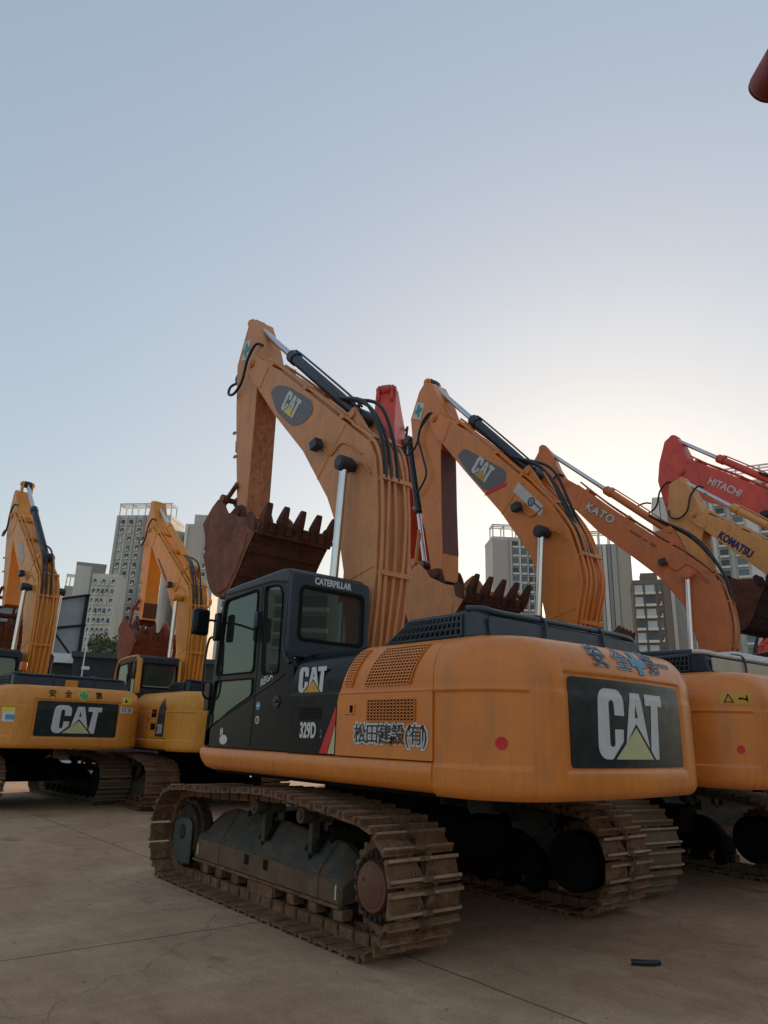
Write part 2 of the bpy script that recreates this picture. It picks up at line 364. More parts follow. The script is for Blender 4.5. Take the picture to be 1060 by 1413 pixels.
def undercarriage(root,yaw,detail,tmat,near=True,fmat=None):
    fmat=fmat or FR
    cf=bmesh.new()
    bprism(cf,[(-.75,.42),(.75,.42),(.95,.62),(.75,.88),(-.75,.88),(-.95,.62)],-.55,.55)
    for sx in(-1,1):
        for sy in(-1,1):
            m=Matrix.Translation((sx*.75,sy*.72,.62))@Matrix.Rotation(R(sx*sy*22),4,'Z')
            bbox(cf,-.2,.2,-.42,.42,-.16,.16,m)
    bcyl(cf,(0,0,.86),(0,0,1.12),.62,n=40)
    c=from_bm(cf,'center_frame',DK,root,bevel=.02); c.rotation_euler[2]=R(yaw)
    near_=near
    for sy in(1,-1):
        near=near_ and sy>0
        yc=sy*1.275
        b=bmesh.new()
        # box beam with a sloping top, cut round the sprocket behind
        def Y(t): return yc+sy*t
        n0=[]
        for x,top,side_ in((-1.20,.46,.36),(-1.12,.58,.41),(-.95,.66,.43),(0.2,.735,.455),(1.10,.765,.46),(1.38,.70,.46),(1.60,.58,.46)):
            n0.append([bm_v for bm_v in [b.verts.new((x,Y(.075),.235)),b.verts.new((x,Y(.075),side_)),b.verts.new((x,Y(.05),side_+.03)),b.verts.new((x,Y(-.13),top)),b.verts.new((x,Y(-.20),top)),b.verts.new((x,Y(-.20),.255))]])
        for A,B in zip(n0,n0[1:]):
            for i in range(6): b.faces.new((A[i],A[(i+1)%6],B[(i+1)%6],B[i]))
        b.faces.new(n0[0]); b.faces.new(n0[-1][::-1])
        fr=from_bm(b,'track_frame',fmat if sy>0 else DK,root,bevel=.008); fr.rotation_euler[2]=R(yaw)  # far-side frame, wheels and drive go near-black, shade put into their colour
        if near:
            b=bmesh.new()
            bprism(b,[(-1.17,.240),(1.56,.240),(1.57,.42),(1.50,.435),(.2,.43),(-.94,.405),(-1.08,.38),(-1.17,.33)],Y(.070),Y(.0825))
            from_bm(b,'side_face_plate',mat('rusty_frame_face',(.13,.085,.052),.7,var=.4,scale=3.5,dirt=(.20,.075,.04),dirt_amt=.9,bump=.35,spec=.25),fr,bevel=.003)
            b=bmesh.new(); btube(b,[(-1.0,Y(.052),.455),(1.5,Y(.052),.492)],.006,5,1)
            for x_ in(-.86,1.0): btube(b,[(x_,Y(.083),.25),(x_,Y(.082),.40),(x_,Y(.05),.49),(x_,Y(-.12),.68 if x_<0 else .76)],.006,5,2)
            from_bm(b,'weld_beads',FR,fr)
        # bottom flange and guards
        b=bmesh.new()
        bbox(b,-1.19,1.58,min(Y(.03),Y(.10)),max(Y(.03),Y(.10)),.208,.234)
        for x in(-1.17,-.80,-.45,-.10,.26,.61,.96,1.27):
            bbox(b,x-.06,x+.06,min(Y(-.02),Y(.090)),max(Y(-.02),Y(.090)),.125,.207)
        bbox(b,-.15,.32,min(Y(.0925),Y(.104)),max(Y(.0925),Y(.104)),.10,.207)
        from_bm(b,'roller_guard',TR,fr,bevel=.006)
        if near:
            for x in(-.01,.36):
                b=bmesh.new(); bbox(b,x,x+.085,min(Y(.070),Y(.085)),max(Y(.070),Y(.085)),.325,.415)
                from_bm(b,'frame_slot',DK,fr,smooth=False)
            for x in(-1.13,1.49):
                b=bmesh.new(); bbox(b,x,x+.02,min(Y(.070),Y(.086)),max(Y(.070),Y(.086)),.27,.38)
                from_bm(b,'reflector_strip',PYD,fr,smooth=False)
        # bottom rollers
        key=('roller',near)
        if key not in TRACK_CACHE:
            b=bmesh.new()
            bcyl(b,(0,-.12,0),(0,-.05,0),.088,n=18); bcyl(b,(0,.05,0),(0,.12,0),.088,n=18); bcyl(b,(0,-.05,0),(0,.05,0),.07,n=14); bcyl(b,(0,-.135,0),(0,.135,0),.04,n=12)
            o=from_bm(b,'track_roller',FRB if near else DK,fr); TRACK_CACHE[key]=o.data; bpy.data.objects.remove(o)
        for i in range(8):
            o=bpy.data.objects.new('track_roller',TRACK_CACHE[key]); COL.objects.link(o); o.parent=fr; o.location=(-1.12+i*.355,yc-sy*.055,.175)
        # idler in its yoke
        b=bmesh.new()
        bcyl(b,(1.80,yc-.055,.475),(1.80,yc+.055,.475),.33,n=36); bcyl(b,(1.80,yc-.10,.475),(1.80,yc+.10,.475),.275,n=36); bcyl(b,(1.80,yc-.16,.475),(1.80,yc+.16,.475),.075,n=20)
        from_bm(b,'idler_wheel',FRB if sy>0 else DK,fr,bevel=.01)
        b=bmesh.new()
        pl=[(1.60,.16),(1.78,.13),(2.02,.20),(2.06,.40),(2.04,.56),(1.92,.62),(1.68,.62),(1.60,.56)]
        bprism(b,pl,min(Y(.105),Y(.145)),max(Y(.105),Y(.145))); bprism(b,pl,min(Y(-.105),Y(-.145)),max(Y(-.105),Y(-.145)))
        from_bm(b,'idler_yoke',FG,fr,bevel=.02)
        # sprocket + final drive
        b=bmesh.new(); cx,cz=-1.66,.455
        prof=[]
        nt_=24
        for i in range(nt_*4):
            a=2*math.pi*i/(nt_*4); r=(.335,.365,.365,.335)[i%4]; prof.append((cx+r*math.cos(a),cz+r*math.sin(a)))
        bprism(b,prof,yc-.035,yc+.035)
        from_bm(b,'drive_sprocket',TR,fr,bevel=.004)
        b=bmesh.new()
        bcyl(b,(cx,Y(-.25),cz),(cx,Y(.06),cz),.27,n=40)
        bcyl(b,(cx,Y(.06),cz),(cx,Y(.10),cz),.255,.245,n=40)
        for i in range(22):
            a=2*math.pi*i/22; p=(cx+.222*math.cos(a),cz+.222*math.sin(a))
            bcyl(b,(p[0],Y(.05),p[1]),(p[0],Y(.12),p[1]),.023,n=6)
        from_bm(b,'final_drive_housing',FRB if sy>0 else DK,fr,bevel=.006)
        b=bmesh.new()
        bcyl(b,(cx,Y(.101),cz),(cx,Y(.140),cz),.185,.176,n=40); bcyl(b,(cx,Y(.1405),cz),(cx,Y(.150),cz),.150,.12,n=40); bcyl(b,(cx+.09,Y(.145),cz+.05),(cx+.09,Y(.162),cz+.05),.018,n=6)
        from_bm(b,'drive_cap',CAPM,fr,bevel=.006)
        for x in(.22,-.62):
            b=bmesh.new()
            bcyl(b,(x,yc-.15,.865),(x,yc-.04,.865),.068,n=20); bcyl(b,(x,yc+.04,.865),(x,yc+.15,.865),.068,n=20); bcyl(b,(x,yc-.17,.865),(x,yc+.165,.865),.035,n=14)
            m=Matrix.Translation((x,yc,.80)); bbox(b,-.05,.05,-.19,-.155,-.10,.10,m); bbox(b,-.03,.03,-.06,.03,-.26,.04,m)
            from_bm(b,'carrier_roller',FR,fr,bevel=.008)
            # support bracket with a dark foot plate
            b=bmesh.new(); bprismx(b,[(Y(-.09),.60),(Y(.03),.50),(Y(.03),.56),(Y(-.05),.84),(Y(-.09),.84)],x-.014,x+.014)
            bprismx(b,[(Y(-.10),.715),(Y(.02),.565),(Y(.02),.580),(Y(-.10),.730)],x-.09,x+.09)
            from_bm(b,'roller_bracket',DK,fr)
        me=make_track_mesh(detail)
        me2=me
        if me.materials and me.materials[0]!=tmat:
            k2=('t%d'%detail)+tmat.name
            if k2 not in TRACK_CACHE:
                c2=me.copy(); c2.materials.clear(); TRACK_CACHE[k2]=c2
                c2.materials.append(tmat); c2.materials.append(WORN)
            me2=TRACK_CACHE[k2]
        elif not me.materials: me.materials.append(tmat); me.materials.append(WORN)
        o=bpy.data.objects.new('track_chain',me2); COL.objects.link(o); o.parent=fr; o.location=(0,yc,0)
        if sy<0: o.rotation_euler=(0,0,0)
    return
# ------------------------------------------------------------------ body surfaces
def inset(z):
    v=0
    if z<1.23: v+=.05*((1.23-z)/.08)**2
    if z>1.99: 
        t=min(1,(z-1.99)/.33); v+=.24*(1-math.sqrt(max(0,1-t*t)))
    if z>1.90: v+=.006*min(1,(z-1.90)/.03)
    return v
HW=1.45; XS=-2.26
def cw_plan(t):
    """outline of the counterweight in plan: returns point and outward normal; t in metres from the left seam"""
    r=.60; xa=-2.42; L1=abs(xa-XS); La=r*math.pi/2; w=2*(HW-r); bulge=.05
    tot=2*L1+2*La+w
    if t<L1: return Vector((XS-t,HW)),Vector((0,1))
    t-=L1
    if t<La:
        a=math.pi/2+t/r; return Vector((xa+r*math.cos(a),HW-r+r*math.sin(a))),Vector((math.cos(a),math.sin(a)))
    t-=La
    if t<w:
        y=HW-r-t; s=1-(y/(HW-r))**2; n=Vector((-1,2*bulge*y/(HW-r)**2*1.0)).normalized()
        return Vector((xa-r-bulge*s,y)),n
    t-=w
    if t<La:
        a=math.pi+t/r; return Vector((xa+r*math.cos(a),-(HW-r)+r*math.sin(a))),Vector((math.cos(a),math.sin(a)))
    t-=La
    return Vector((xa+t,-HW)),Vector((0,-1))
CWT=2*.16+.6*math.pi+1.70
def sst(a,b,x):
    t=max(0,min(1,(x-a)/(b-a))); return t*t*(3-2*t)
def cw_rec(t,z):
    d=0; e=.022
    zz=sst(1.38-e,1.38,z)*(1-sst(1.885,1.885+e,z))
    te=.16+.62
    d+=.016*zz*(sst(-1,-.5,t))*(1-sst(te-.01,te+e,t)); d+=.016*zz*sst(CWT-te-e,CWT-te+.01,t)
    c=CWT/2
    zz=sst(1.362-e,1.362,z)*(1-sst(2.045,2.045+e,z)); k=.83
    d+=.016*zz*sst(c-k-e,c-k,t)*(1-sst(c+k,c+k+e,t))
    return d
def CW(t,z,off=0):
    p,n=cw_plan(min(max(t,0),CWT)); q=p-n*(inset(z)+cw_rec(t,z)-off)
    return (q.x,q.y,z)
def cw_fn(t0,z0,off=0.006,sx=1.0):
    def f(u,v,w):
        t=t0+u*sx; z=z0+v; p,n=cw_plan(min(max(t,0),CWT))
        k=inset(z); q=p-n*(k-off-w)
        # follow the surface normal on the rounded top
        return (q.x,q.y,z+ (w+off)*(.8 if z>2.05 else 0))
    return f
def linspc(a,b,n): return [a+(b-a)*i/(n-1) for i in range(n)]
ZL=sorted(set([round(v,4) for v in [1.15,1.158,1.168,1.18,1.20,1.23,1.29,1.335,1.345,1.355,1.362,1.37,1.38,1.39,1.45,1.55,1.65,1.75,1.84,1.875,1.885,1.892,1.90,1.907,1.915,1.93,1.95,1.985,2.01,2.03,2.045,2.052,2.06,2.067,2.09,2.13,2.165,2.20,2.23,2.255,2.275,2.29,2.302,2.311,2.317,2.32]]))
def counterweight(root,paint,trim):
    te=.16+.62; c=CWT/2; k=.83
    ts=linspc(0,.16,4)+linspc(.16,te-.02,14)[1:]+linspc(te-.01,te+.024,6)+linspc(te+.04,c-k-.03,8)+linspc(c-k-.024,c-k+.004,5)+linspc(c-k+.02,c+k-.02,26)+linspc(c+k-.004,c+k+.024,5)+linspc(c+k+.03,CWT-te-.04,8)+linspc(CWT-te-.024,CWT-te+.01,6)+linspc(CWT-te+.02,CWT-.16,14)+linspc(CWT-.14,CWT,4)
    bm=bmesh.new(); G=[]
    for z in ZL: G.append([bm.verts.new(CW(t,z)) for t in ts])
    for A,B in zip(G,G[1:]):
        for i in range(len(ts)-1): bm.faces.new((A[i],A[i+1],B[i+1],B[i]))
    top=[v for v in G[-1]]; bot=[v for v in G[0]]
    bm.faces.new(top[::-1]); bm.faces.new(bot)
    for i in range(len(G)-1): bm.faces.new((G[i][0],G[i+1][0],G[i+1][-1],G[i][-1]))
    return from_bm(bm,'counterweight',paint,root,ang=50)
def body_patch(name,xa,xb,z0,z1,paint,root,nx=4,y=HW,gap=.0):
    zs=[z for z in ZL if z0<z<z1]; zs=[z0]+zs+[z1]
    bm=bmesh.new(); G=[]
    for z in zs:
        a,b=xa(z),xb(z)
        G.append([bm.verts.new((a+(b-a)*i/nx,y-inset(z),z)) for i in range(nx+1)])
    for A,B in zip(G,G[1:]):
        for i in range(nx): bm.faces.new((A[i],A[i+1],B[i+1],B[i]))
    # return edges inwards so that it has thickness
    D=[[bm.verts.new((v.co.x,v.co.y-.05,v.co.z)) for v in (row[0],row[-1])] for row in G]
    for i in range(len(G)-1):
        bm.faces.new((G[i][0],G[i+1][0],D[i+1][0],D[i][0])); bm.faces.new((G[i][-1],G[i+1][-1],D[i+1][1],D[i][1]))
    return from_bm(bm,name,paint,root,ang=50)
def grille(name,xa,xb,z0,z1,nx,nz,m,parent,bar=.009,off=.004,skip=None):
    """dark opening with a square mesh over it, following the side surface"""
    S=lambda x,z,o:(x,HW-inset(z)+o,z)
    bm=bmesh.new(); n=max(3,nz//2)
    zs=linspc(z0,z1,n+1)
    rows=[[bm.verts.new(S(xa(z)+(xb(z)-xa(z))*i/4,z,off)) for i in range(5)] for z in zs]
    for A,B in zip(rows,rows[1:]):
        for i in range(4): bm.faces.new((A[i],A[i+1],B[i+1],B[i]))
    g=from_bm(bm,name,DK,parent,smooth=False)
    bm=bmesh.new()
    def bar_(p0,p1):
        # p in (x,z); thin box following chord
        k=6 if abs(p0[1]-p1[1])>.05 else 1
        prev=None
        for j in range(k+1):
            t=j/k; x=p0[0]+(p1[0]-p0[0])*t; z=p0[1]+(p1[1]-p0[1])*t
            d=Vector((p1[0]-p0[0],p1[1]-p0[1])).normalized(); nn=Vector((-d.y,d.x))*bar/2
            r=[bm.verts.new(S(x+s*nn.x,z+s*nn.y,o)) for s,o in((1,off+.002),(1,off+.012),(-1,off+.012),(-1,off+.002))]
            if prev:
                for i in range(4): bm.faces.new((prev[i],prev[(i+1)%4],r[(i+1)%4],r[i]))
            else: bm.faces.new(r)
            prev=r
        bm.faces.new(prev[::-1])
    for i in range(nx+1):
        f=lambda z:xa(z)+(xb(z)-xa(z))*i/nx
        bar_((f(z0),z0),(f(z1),z1))
    for j in range(nz+1):
        z=z0+(z1-z0)*j/nz; bar_((xa(z),z+.0006),(xb(z),z+.0006))
    o=from_bm(bm,'grille_mesh' if parent.parent is None else 'vent_mesh',m,parent,smooth=False)
    return g
# ------------------------------------------------------------------ front equipment
BT=[(2.91,7.25),(2.49,6.96),(2.03,6.59),(1.08,5.81),(.55,5.37),(.14,5.04),(.0,4.80),(-.05,4.50),(-.09,4.0),(-.08,3.35),(.02,2.6),(.12,2.0),(.22,1.75)]
BB=[(.62,1.75),(.66,2.3),(.56,3.0),(.53,3.44),(.69,3.99),(.96,4.49),(1.6,5.32),(2.46,6.17),(3.12,6.91)]
PIN=(3.28,7.38)
ST=[(3.66,8.34),(3.76,8.10),(3.95,7.62),(3.84,6.81),(3.72,6.1),(3.44,4.72),(3.17,4.72),(3.17,5.21),(3.18,6.90),(3.00,7.30),(3.16,7.70),(3.36,8.05),(3.52,8.36)]
BK_IN=[(3.74,4.62),(3.63,4.42),(3.56,4.10),(3.44,3.78),(3.24,3.50),(2.98,3.38),(2.74,3.42),(2.52,3.64),(2.30,3.95),(2.03,4.27)]
def xf(pts,dx=0,dz=0,rot=0,c=(0,0)):
    a=R(rot); o=[]
    for x,z in pts:
        x-=c[0]; z-=c[1]; o.append((c[0]+x*math.cos(a)-z*math.sin(a)+dx,c[1]+x*math.sin(a)+z*math.cos(a)+dz))
    return o
def cyl_unit(name,p0,p1,frac,rb,rr,mb,parent,head=.06,mr=None,y=0,hm=None):
    """hydraulic cylinder: barrel from p0, rod up to p1 (both 3-D)"""
    p0,p1=Vector(p0),Vector(p1); d=(p1-p0).normalized(); q=p0+(p1-p0)*frac
    bm=bmesh.new(); bcyl(bm,p0,q,rb,n=24); bcyl(bm,q-d*.13,q+d*.05,rb*1.22,n=24); bcyl(bm,q+d*.05,q+d*.09,rb*.85,n=20)
    bcyl(bm,p0-Vector((0,rb*1.15,0)),p0+Vector((0,rb*1.15,0)),rb*1.25,n=20)
    # side pipe along the barrel
    o=Vector((0,0,1)) if abs(d.z)<.7 else Vector((-1,0,0))
    o=(o-d*o.dot(d)).normalized()*(rb+.035)
    btube(bm,[p0+d*.25+o*.7,p0+d*.3+o,q-d*.15+o,q-d*.06+o*.7],.018,6,3)
    c=from_bm(bm,name,mb,parent,bevel=.006)
    bm=bmesh.new(); bcyl(bm,q+d*.02,p1-d*.05,rr,n=24)
    from_bm(bm,'piston_rod',mr or CH,c)
    bm=bmesh.new(); bcyl(bm,p1-Vector((0,rr*1.7,0)),p1+Vector((0,rr*1.7,0)),rr*1.9,n=22)
    from_bm(bm,'rod_eye',hm or mb,c,bevel=.006)
    return c
def boom_group(root,cfg):
    phi=cfg.get('phi',0); piv=(.35,1.9)
    def T(pts): return xf(pts,0,0,phi,piv)
    bt=T(cfg.get('bt',BT)); bb=T(cfg.get('bb',BB)); pin=T([cfg.get('pin',PIN)])[0]
    m=cfg['boom_mat']; hw=.26
    poly=bt+bb
    # sub-divided smooth outline
    bm=bmesh.new(); bprism(bm,poly,-hw,hw)
    boom=from_bm(bm,'boom',m,root,bevel=.012)
    # nose fork, pin and boss
    n1=bt[0]; n2=bb[-1]
    bm=bmesh.new()
    for s in(1,-1):
        y0,y1=(hw-.03,hw+.012) if s>0 else(-hw-.012,-hw+.03)
        a=Vector(n1);b_=Vector(n2);p=Vector(pin); back=((Vector(bt[1])-a).normalized())*.22
        q=[tuple(a+back),tuple(p+Vector((-.05,.13))),tuple(p+Vector((.12,.06))),tuple(p+Vector((.13,-.08))),tuple(b_+Vector((.02,.0))),tuple(b_+back*.9)]
        bprism(bm,rpoly(q,.07),y0,y1)
    bcyl(bm,(pin[0],-hw-.05,pin[1]),(pin[0],hw+.05,pin[1]),.085,n=24)
    bcyl(bm,(pin[0],hw+.05,pin[1]),(pin[0],hw+.065,pin[1]),.05,n=16)
    from_bm(bm,'boom_nose',m,boom,bevel=.008)
    # weld seam / stiffener lines
    if cfg.get('seams',True):
        k=cfg.get('seam_at',[(( .62,5.42),(1.20,4.80)),((.50,3.30),(-.05,3.42))])
        for a,b in k:
            a,b=T([a])[0],T([b])[0]; bm=bmesh.new(); btube(bm,[(a[0],hw+.001,a[1]),(b[0],hw+.001,b[1])],.008,5,1); from_bm(bm,'weld_seam',m,boom)
    # arm-cylinder bracket
    ab=T([cfg.get('armb',(.55,5.62))])[0]; ar=T([cfg.get('armr',(3.66,8.36))])[0]
    base=T([(ab_[0],ab_[1]) for ab_ in cfg.get('brk',[(.20,5.16),(.95,5.78),(.62,5.72),(.45,5.68)])])
    bm=bmesh.new()
    for s in(1,-1): bprism(bm,rpoly([base[0],base[1],(ab[0]+.10,ab[1]+.05),(ab[0]-.02,ab[1]+.12),(ab[0]-.1,ab[1]+.0)],.05),s*.15-.02,s*.15+.02)
    bcyl(bm,(ab[0],-.2,ab[1]),(ab[0],.2,ab[1]),.06,n=16)
    from_bm(bm,'cylinder_bracket',m,boom,bevel=.006)
    # pipes along the back of the boom
    if cfg.get('pipes',4):
        start=cfg.get('pipe_from',5)
        ys=[-.19,-.10,.02,.13,.22][:cfg.get('pipes',4)+1] if cfg.get('pipes',4)>=4 else [-.15,0,.15]
        for j,y in enumerate(ys):
            off=.045+.012*(j%2)
            pts=[]
            for i in range(max(1,start-1),len(bt)):
                a=Vector(bt[max(i-1,0)]);b_=Vector(bt[min(i+1,len(bt)-1)]); d=(b_-a).normalized(); nn=Vector((d.y,-d.x))
                if nn.dot(Vector(bt[i])-Vector(bb[len(bb)//2-1]))<0: nn=-nn
                p=Vector(bt[i])+nn*off; pts.append((p.x,y+(.03*math.sin(i*1.3+j) if j%2 else 0),p.y))
            tube('hydraulic_pipe',pts,.023,cfg.get('pipe_mat',m),boom,n=8,k=4)
        for i in range(start,len(bt)-2,2):
            bm=bmesh.new()
            a=Vector(bt[i-1]);b_=Vector(bt[i+1]); d=(b_-a).normalized(); nn=Vector((d.y,-d.x))
            if nn.dot(Vector(bt[i])-Vector(bb[len(bb)//2-1]))<0: nn=-nn
            p=Vector(bt[i]); q=p+nn*.085
            w=d*.028
            bprism(bm,[tuple(p+w+nn*.065),tuple(q+w),tuple(q-w),tuple(p-w+nn*.065)],-.23,.235)
            for y in(-.235,.22): bprism(bm,[tuple(p+w*.8),tuple(p+w*.8+nn*.07),tuple(p-w*.8+nn*.07),tuple(p-w*.8)],y,y+.015)
            from_bm(bm,'pipe_clamp',m,boom)
        # pipes on top, towards the nose
        for y in(.10,.20,-.12):
            pts=[]
            for i in range(0,5):
                a=Vector(bt[max(i-1,0)]);b_=Vector(bt[i+1]); d=(b_-a).normalized(); nn=Vector((d.y,-d.x))
                if nn.dot(Vector((-1,1)))<0: nn=-nn
                p=Vector(bt[i])+nn*(.05+(.03 if i==0 else 0)); pts.append((p.x,y,p.y))
            tube('hydraulic_pipe',pts,.020,cfg.get('pipe_mat',m),boom,n=8,k=3)
    for i_,(k_,t_) in enumerate(((0,.5),(2,.35),(3,.6))):
        a=Vector(bt[k_]);b_=Vector(bt[k_+1]); p=a.lerp(b_,t_)
        bm=bmesh.new(); bbox(bm,p.x-.05,p.x+.05,-.20,.24,p.y-.0,p.y+.075); from_bm(bm,'pipe_clamp',m,boom,bevel=.01)
    # rubber hoses from the pipes to the arm cylinder
    b5=bt[4]; 
    for y,k in((.10,0),(-.02,.05),(.18,.02)):
        a=Vector(ab)+Vector((.42,.42)); c=Vector(bt[5])+Vector((-.14,.02)); e=Vector(bt[7])+Vector((-.07,0))
        mid=(a+c)/2+Vector((-.16-k,.10+k))
        tube('rubber_hose',[(a.x,y*.6,a.y),(mid.x,y,mid.y),(c.x-.02,y,c.y),(e.x,y,e.y)],.024,HOSE,boom,n=8,k=6)
    # lamp and thin conduit
    lp=T([cfg.get('lamp',(1.15,5.26))])[0]
    bm=bmesh.new(); bbox(bm,-.075,.075,hw+.03,hw+.15,-.065,.065,Matrix.Translation((lp[0],0,lp[1]))@Matrix.Rotation(R(15),4,'Y'))
    bcyl(bm,(lp[0]-.09,hw+.0,lp[1]-.07),(lp[0]-.02,hw+.05,lp[1]),.02,n=8)
    wl=from_bm(bm,'work_lamp',BL,boom,bevel=.02)
    bm=bmesh.new(); bcyl(bm,(lp[0]+.06,hw+.09,lp[1]+.0),(lp[0]+.085,hw+.09,lp[1]),.05,n=16); from_bm(bm,'lens',LENS,wl)
    cp=T([cfg.get('cyl',(.40,4.76))])[0]
    tube('conduit',[(lp[0]-.08,hw+.02,lp[1]-.05),(lp[0]-.25,hw+.014,lp[1]-.20),(lp[0]-.5,hw+.014,lp[1]-.10),(bt[5][0]+.1,hw+.014,bt[5][1]-.15)],.010,m,boom,n=6,k=5)
    # boom cylinders
    foot=cfg.get('foot',(.62,1.72))
    for s in(1,-1):
        c=cyl_unit('boom_cylinder',(foot[0],s*.42,foot[1]),(cp[0],s*.42,cp[1]),.47,.085,.052,CY if cfg['style']=='cat' else m,root)
        bm=bmesh.new(); bcyl(bm,(cp[0],s*.27,cp[1]),(cp[0],s*.52,cp[1]),.075,n=24)
        from_bm(bm,'pin_cap',cfg.get('cap_mat',CY),c,bevel=.008)
        if s>0: tube('grease_line',[(cp[0]-.05,.30,cp[1]+.02),(cp[0]-.22,.30,cp[1]-.02),(cp[0]-.35,.28,cp[1]-.18)],.009,m,c,n=6)
    # arm cylinder
    cyl_unit('arm_cylinder',(ab[0],0,ab[1]),(ar[0],0,ar[1]),cfg.get('armfrac',.62),.088,.052,cfg.get('armcyl_mat',CY),root)
    # ---- stick
    th=cfg.get('theta',0)
    def TS(pts): return xf(T(pts),0,0,th,pin)
    st=TS(cfg.get('st',ST)); sw=.20
    stick=prism('stick',st,-sw,sw,m,root,bevel=.012)
    if cfg.get('stick_back'):
        if 'st' in cfg: q=[p for p in cfg['st'] if p[0]<3.3 and p[1]<6.95 and p[1]>4.5]; q=sorted(q,key=lambda p:p[1])
        else: q=[(3.17,4.78),(3.17,5.21),(3.18,6.85)]
        zc=cfg.get('back_top',6.8); q=[p for p in q if p[1]<=zc+.2]
        q=TS(q); pl=[(x-.006,z) for x,z in q]+[(x+.004,z) for x,z in q[::-1]]
        prism('stick_back_plate',pl,-sw+.004,sw-.004,cfg['stick_back'],stick)
    tip=ar
    bm=bmesh.new()
    for s in(1,-1): bprism(bm,rpoly([(tip[0]-.10,tip[1]-.30),(tip[0]+.13,tip[1]-.26),(tip[0]+.085,tip[1]+.06),(tip[0],tip[1]+.10),(tip[0]-.085,tip[1]+.05)],.06),s*.13-.022,s*.13+.022)
    bcyl(bm,(tip[0],-.19,tip[1]),(tip[0],.19,tip[1]),.06,n=20)
    from_bm(bm,'stick_ear',m,stick,bevel=.008)
    if cfg.get('stick_hose',True):
        P=[(3.10,7.66),(3.22,7.70),(3.42,7.50),(3.55,7.14),(3.78,7.00),(4.02,7.08),(4.10,7.28),(3.96,7.36),(3.84,7.34)]
        ys_=[.20,.27,.29,.29,.29,.27,.20,.08,.0]
        P=TS(P); tube('rubber_hose',[(x,ys_[i],z) for i,(x,z) in enumerate(P)],.024,HOSE,stick,n=8,k=5)
        if cfg.get('hose2'):
            P=TS([(3.15,7.66),(3.50,7.35),(3.35,6.8),(3.25,6.4),(3.55,6.05)]); tube('rubber_hose',[(x,sw+.09,z) for x,z in P],.02,HOSE,stick,n=8,k=5)
    for (x,z) in TS([(3.80,6.30),(3.70,5.85),(3.55,5.35)]):
        boxo('hose_clip',x-.05,x+.02,sw-.005,sw+.03,z-.022,z+.022,m,stick,bevel=.006)
    if cfg.get('nobucket'):
        e=TS([cfg.get('end',(3.32,4.80))])[0]
        b=bmesh.new(); bcyl(b,(e[0],-.21,e[1]),(e[0],.21,e[1]),.20,n=32)
        bo=from_bm(b,'stick_end_boss',mat('dark_red_paint',(.26,.03,.03),.5,var=.3,scale=5,dirt=(.05,.03,.03),dirt_amt=.9),stick,bevel=.03,seg=3)
        for s_ in(1,-1):
            b=bmesh.new(); bcyl(b,(e[0],s_*.212,e[1]),(e[0],s_*.235,e[1]),.19,n=32); from_bm(b,'boss_flange',RU,stick,bevel=.006)
        b=bmesh.new(); bcyl(b,(e[0],-.27,e[1]),(e[0],.27,e[1]),.13,n=24); from_bm(b,'pin',DK,stick,bevel=.01)
        return boom,stick,T,TS
    # bucket cylinder in front of the stick
    J=TS([cfg.get('J',(3.78,5.12))])[0]; cb=TS([(4.13,7.50)])[0]
    cyl_unit('bucket_cylinder',(cb[0],0,cb[1]),(J[0],0,J[1]),.58,.07,.043,cfg.get('bucketcyl_mat',CY),root,)
    # ---- bucket
    bd=cfg.get('bucket',(0,0,0)); hinge=TS([(3.30,4.80)])[0]
    def TB(pts):
        p=xf(pts,0,0,bd[2]+ (th+phi)*0,(3.30,4.80)); return [(x+hinge[0]-3.30+bd[0],z+hinge[1]-4.80+bd[1]) for x,z in p]
    ear=TB([(3.84,4.66)])[0]
    bm=bmesh.new()
    for s in(1,-1):
        m_=Vector((ear[0]-J[0],0,ear[1]-J[1]))
        bcyl(bm,(J[0],s*.27,J[1]),(ear[0],s*.27,ear[1]),.042,n=14)
        bcyl(bm,(J[0],s*.22,J[1]),(J[0],s*.33,J[1]),.075,n=18)
        q=TS([(3.48,5.30)])[0]; bcyl(bm,(J[0],s*.24,J[1]),(q[0],s*.24,q[1]),.038,n=12)
    bcyl(bm,(J[0],-.3,J[1]),(J[0],.3,J[1]),.045,n=14); bcyl(bm,(ear[0],-.33,ear[1]),(ear[0],.33,ear[1]),.06,n=16)
    from_bm(bm,'bucket_link',cfg.get('link_mat',RU2),root,bevel=.004)
    bw=cfg.get('bw',.62)
    sh=TB(BK_IN); mb=cfg.get('bucket_mat',RU); ms=cfg.get('bucket_side',RU2)
    bm=bmesh.new()
    # shell of constant thickness
    th_=.035; outer=[Vector(p) for p in smoothpath([(x,0,z) for x,z in sh],3)]
    outer=[Vector((p.x,p.z)) for p in outer]; cen=sum(outer,Vector((0,0)))/len(outer)
    inner=[]
    for i,p in enumerate(outer):
        d=(outer[min(i+1,len(outer)-1)]-outer[max(i-1,0)]).normalized(); nn=Vector((d.y,-d.x))
        if nn.dot(cen-p)<0: nn=-nn
        inner.append(p+nn*th_)
    bprism(bm,[tuple(p) for p in outer]+[tuple(p) for p in inner[::-1]],-bw,bw)
    bucket=from_bm(bm,'bucket',mb,root,bevel=.004)
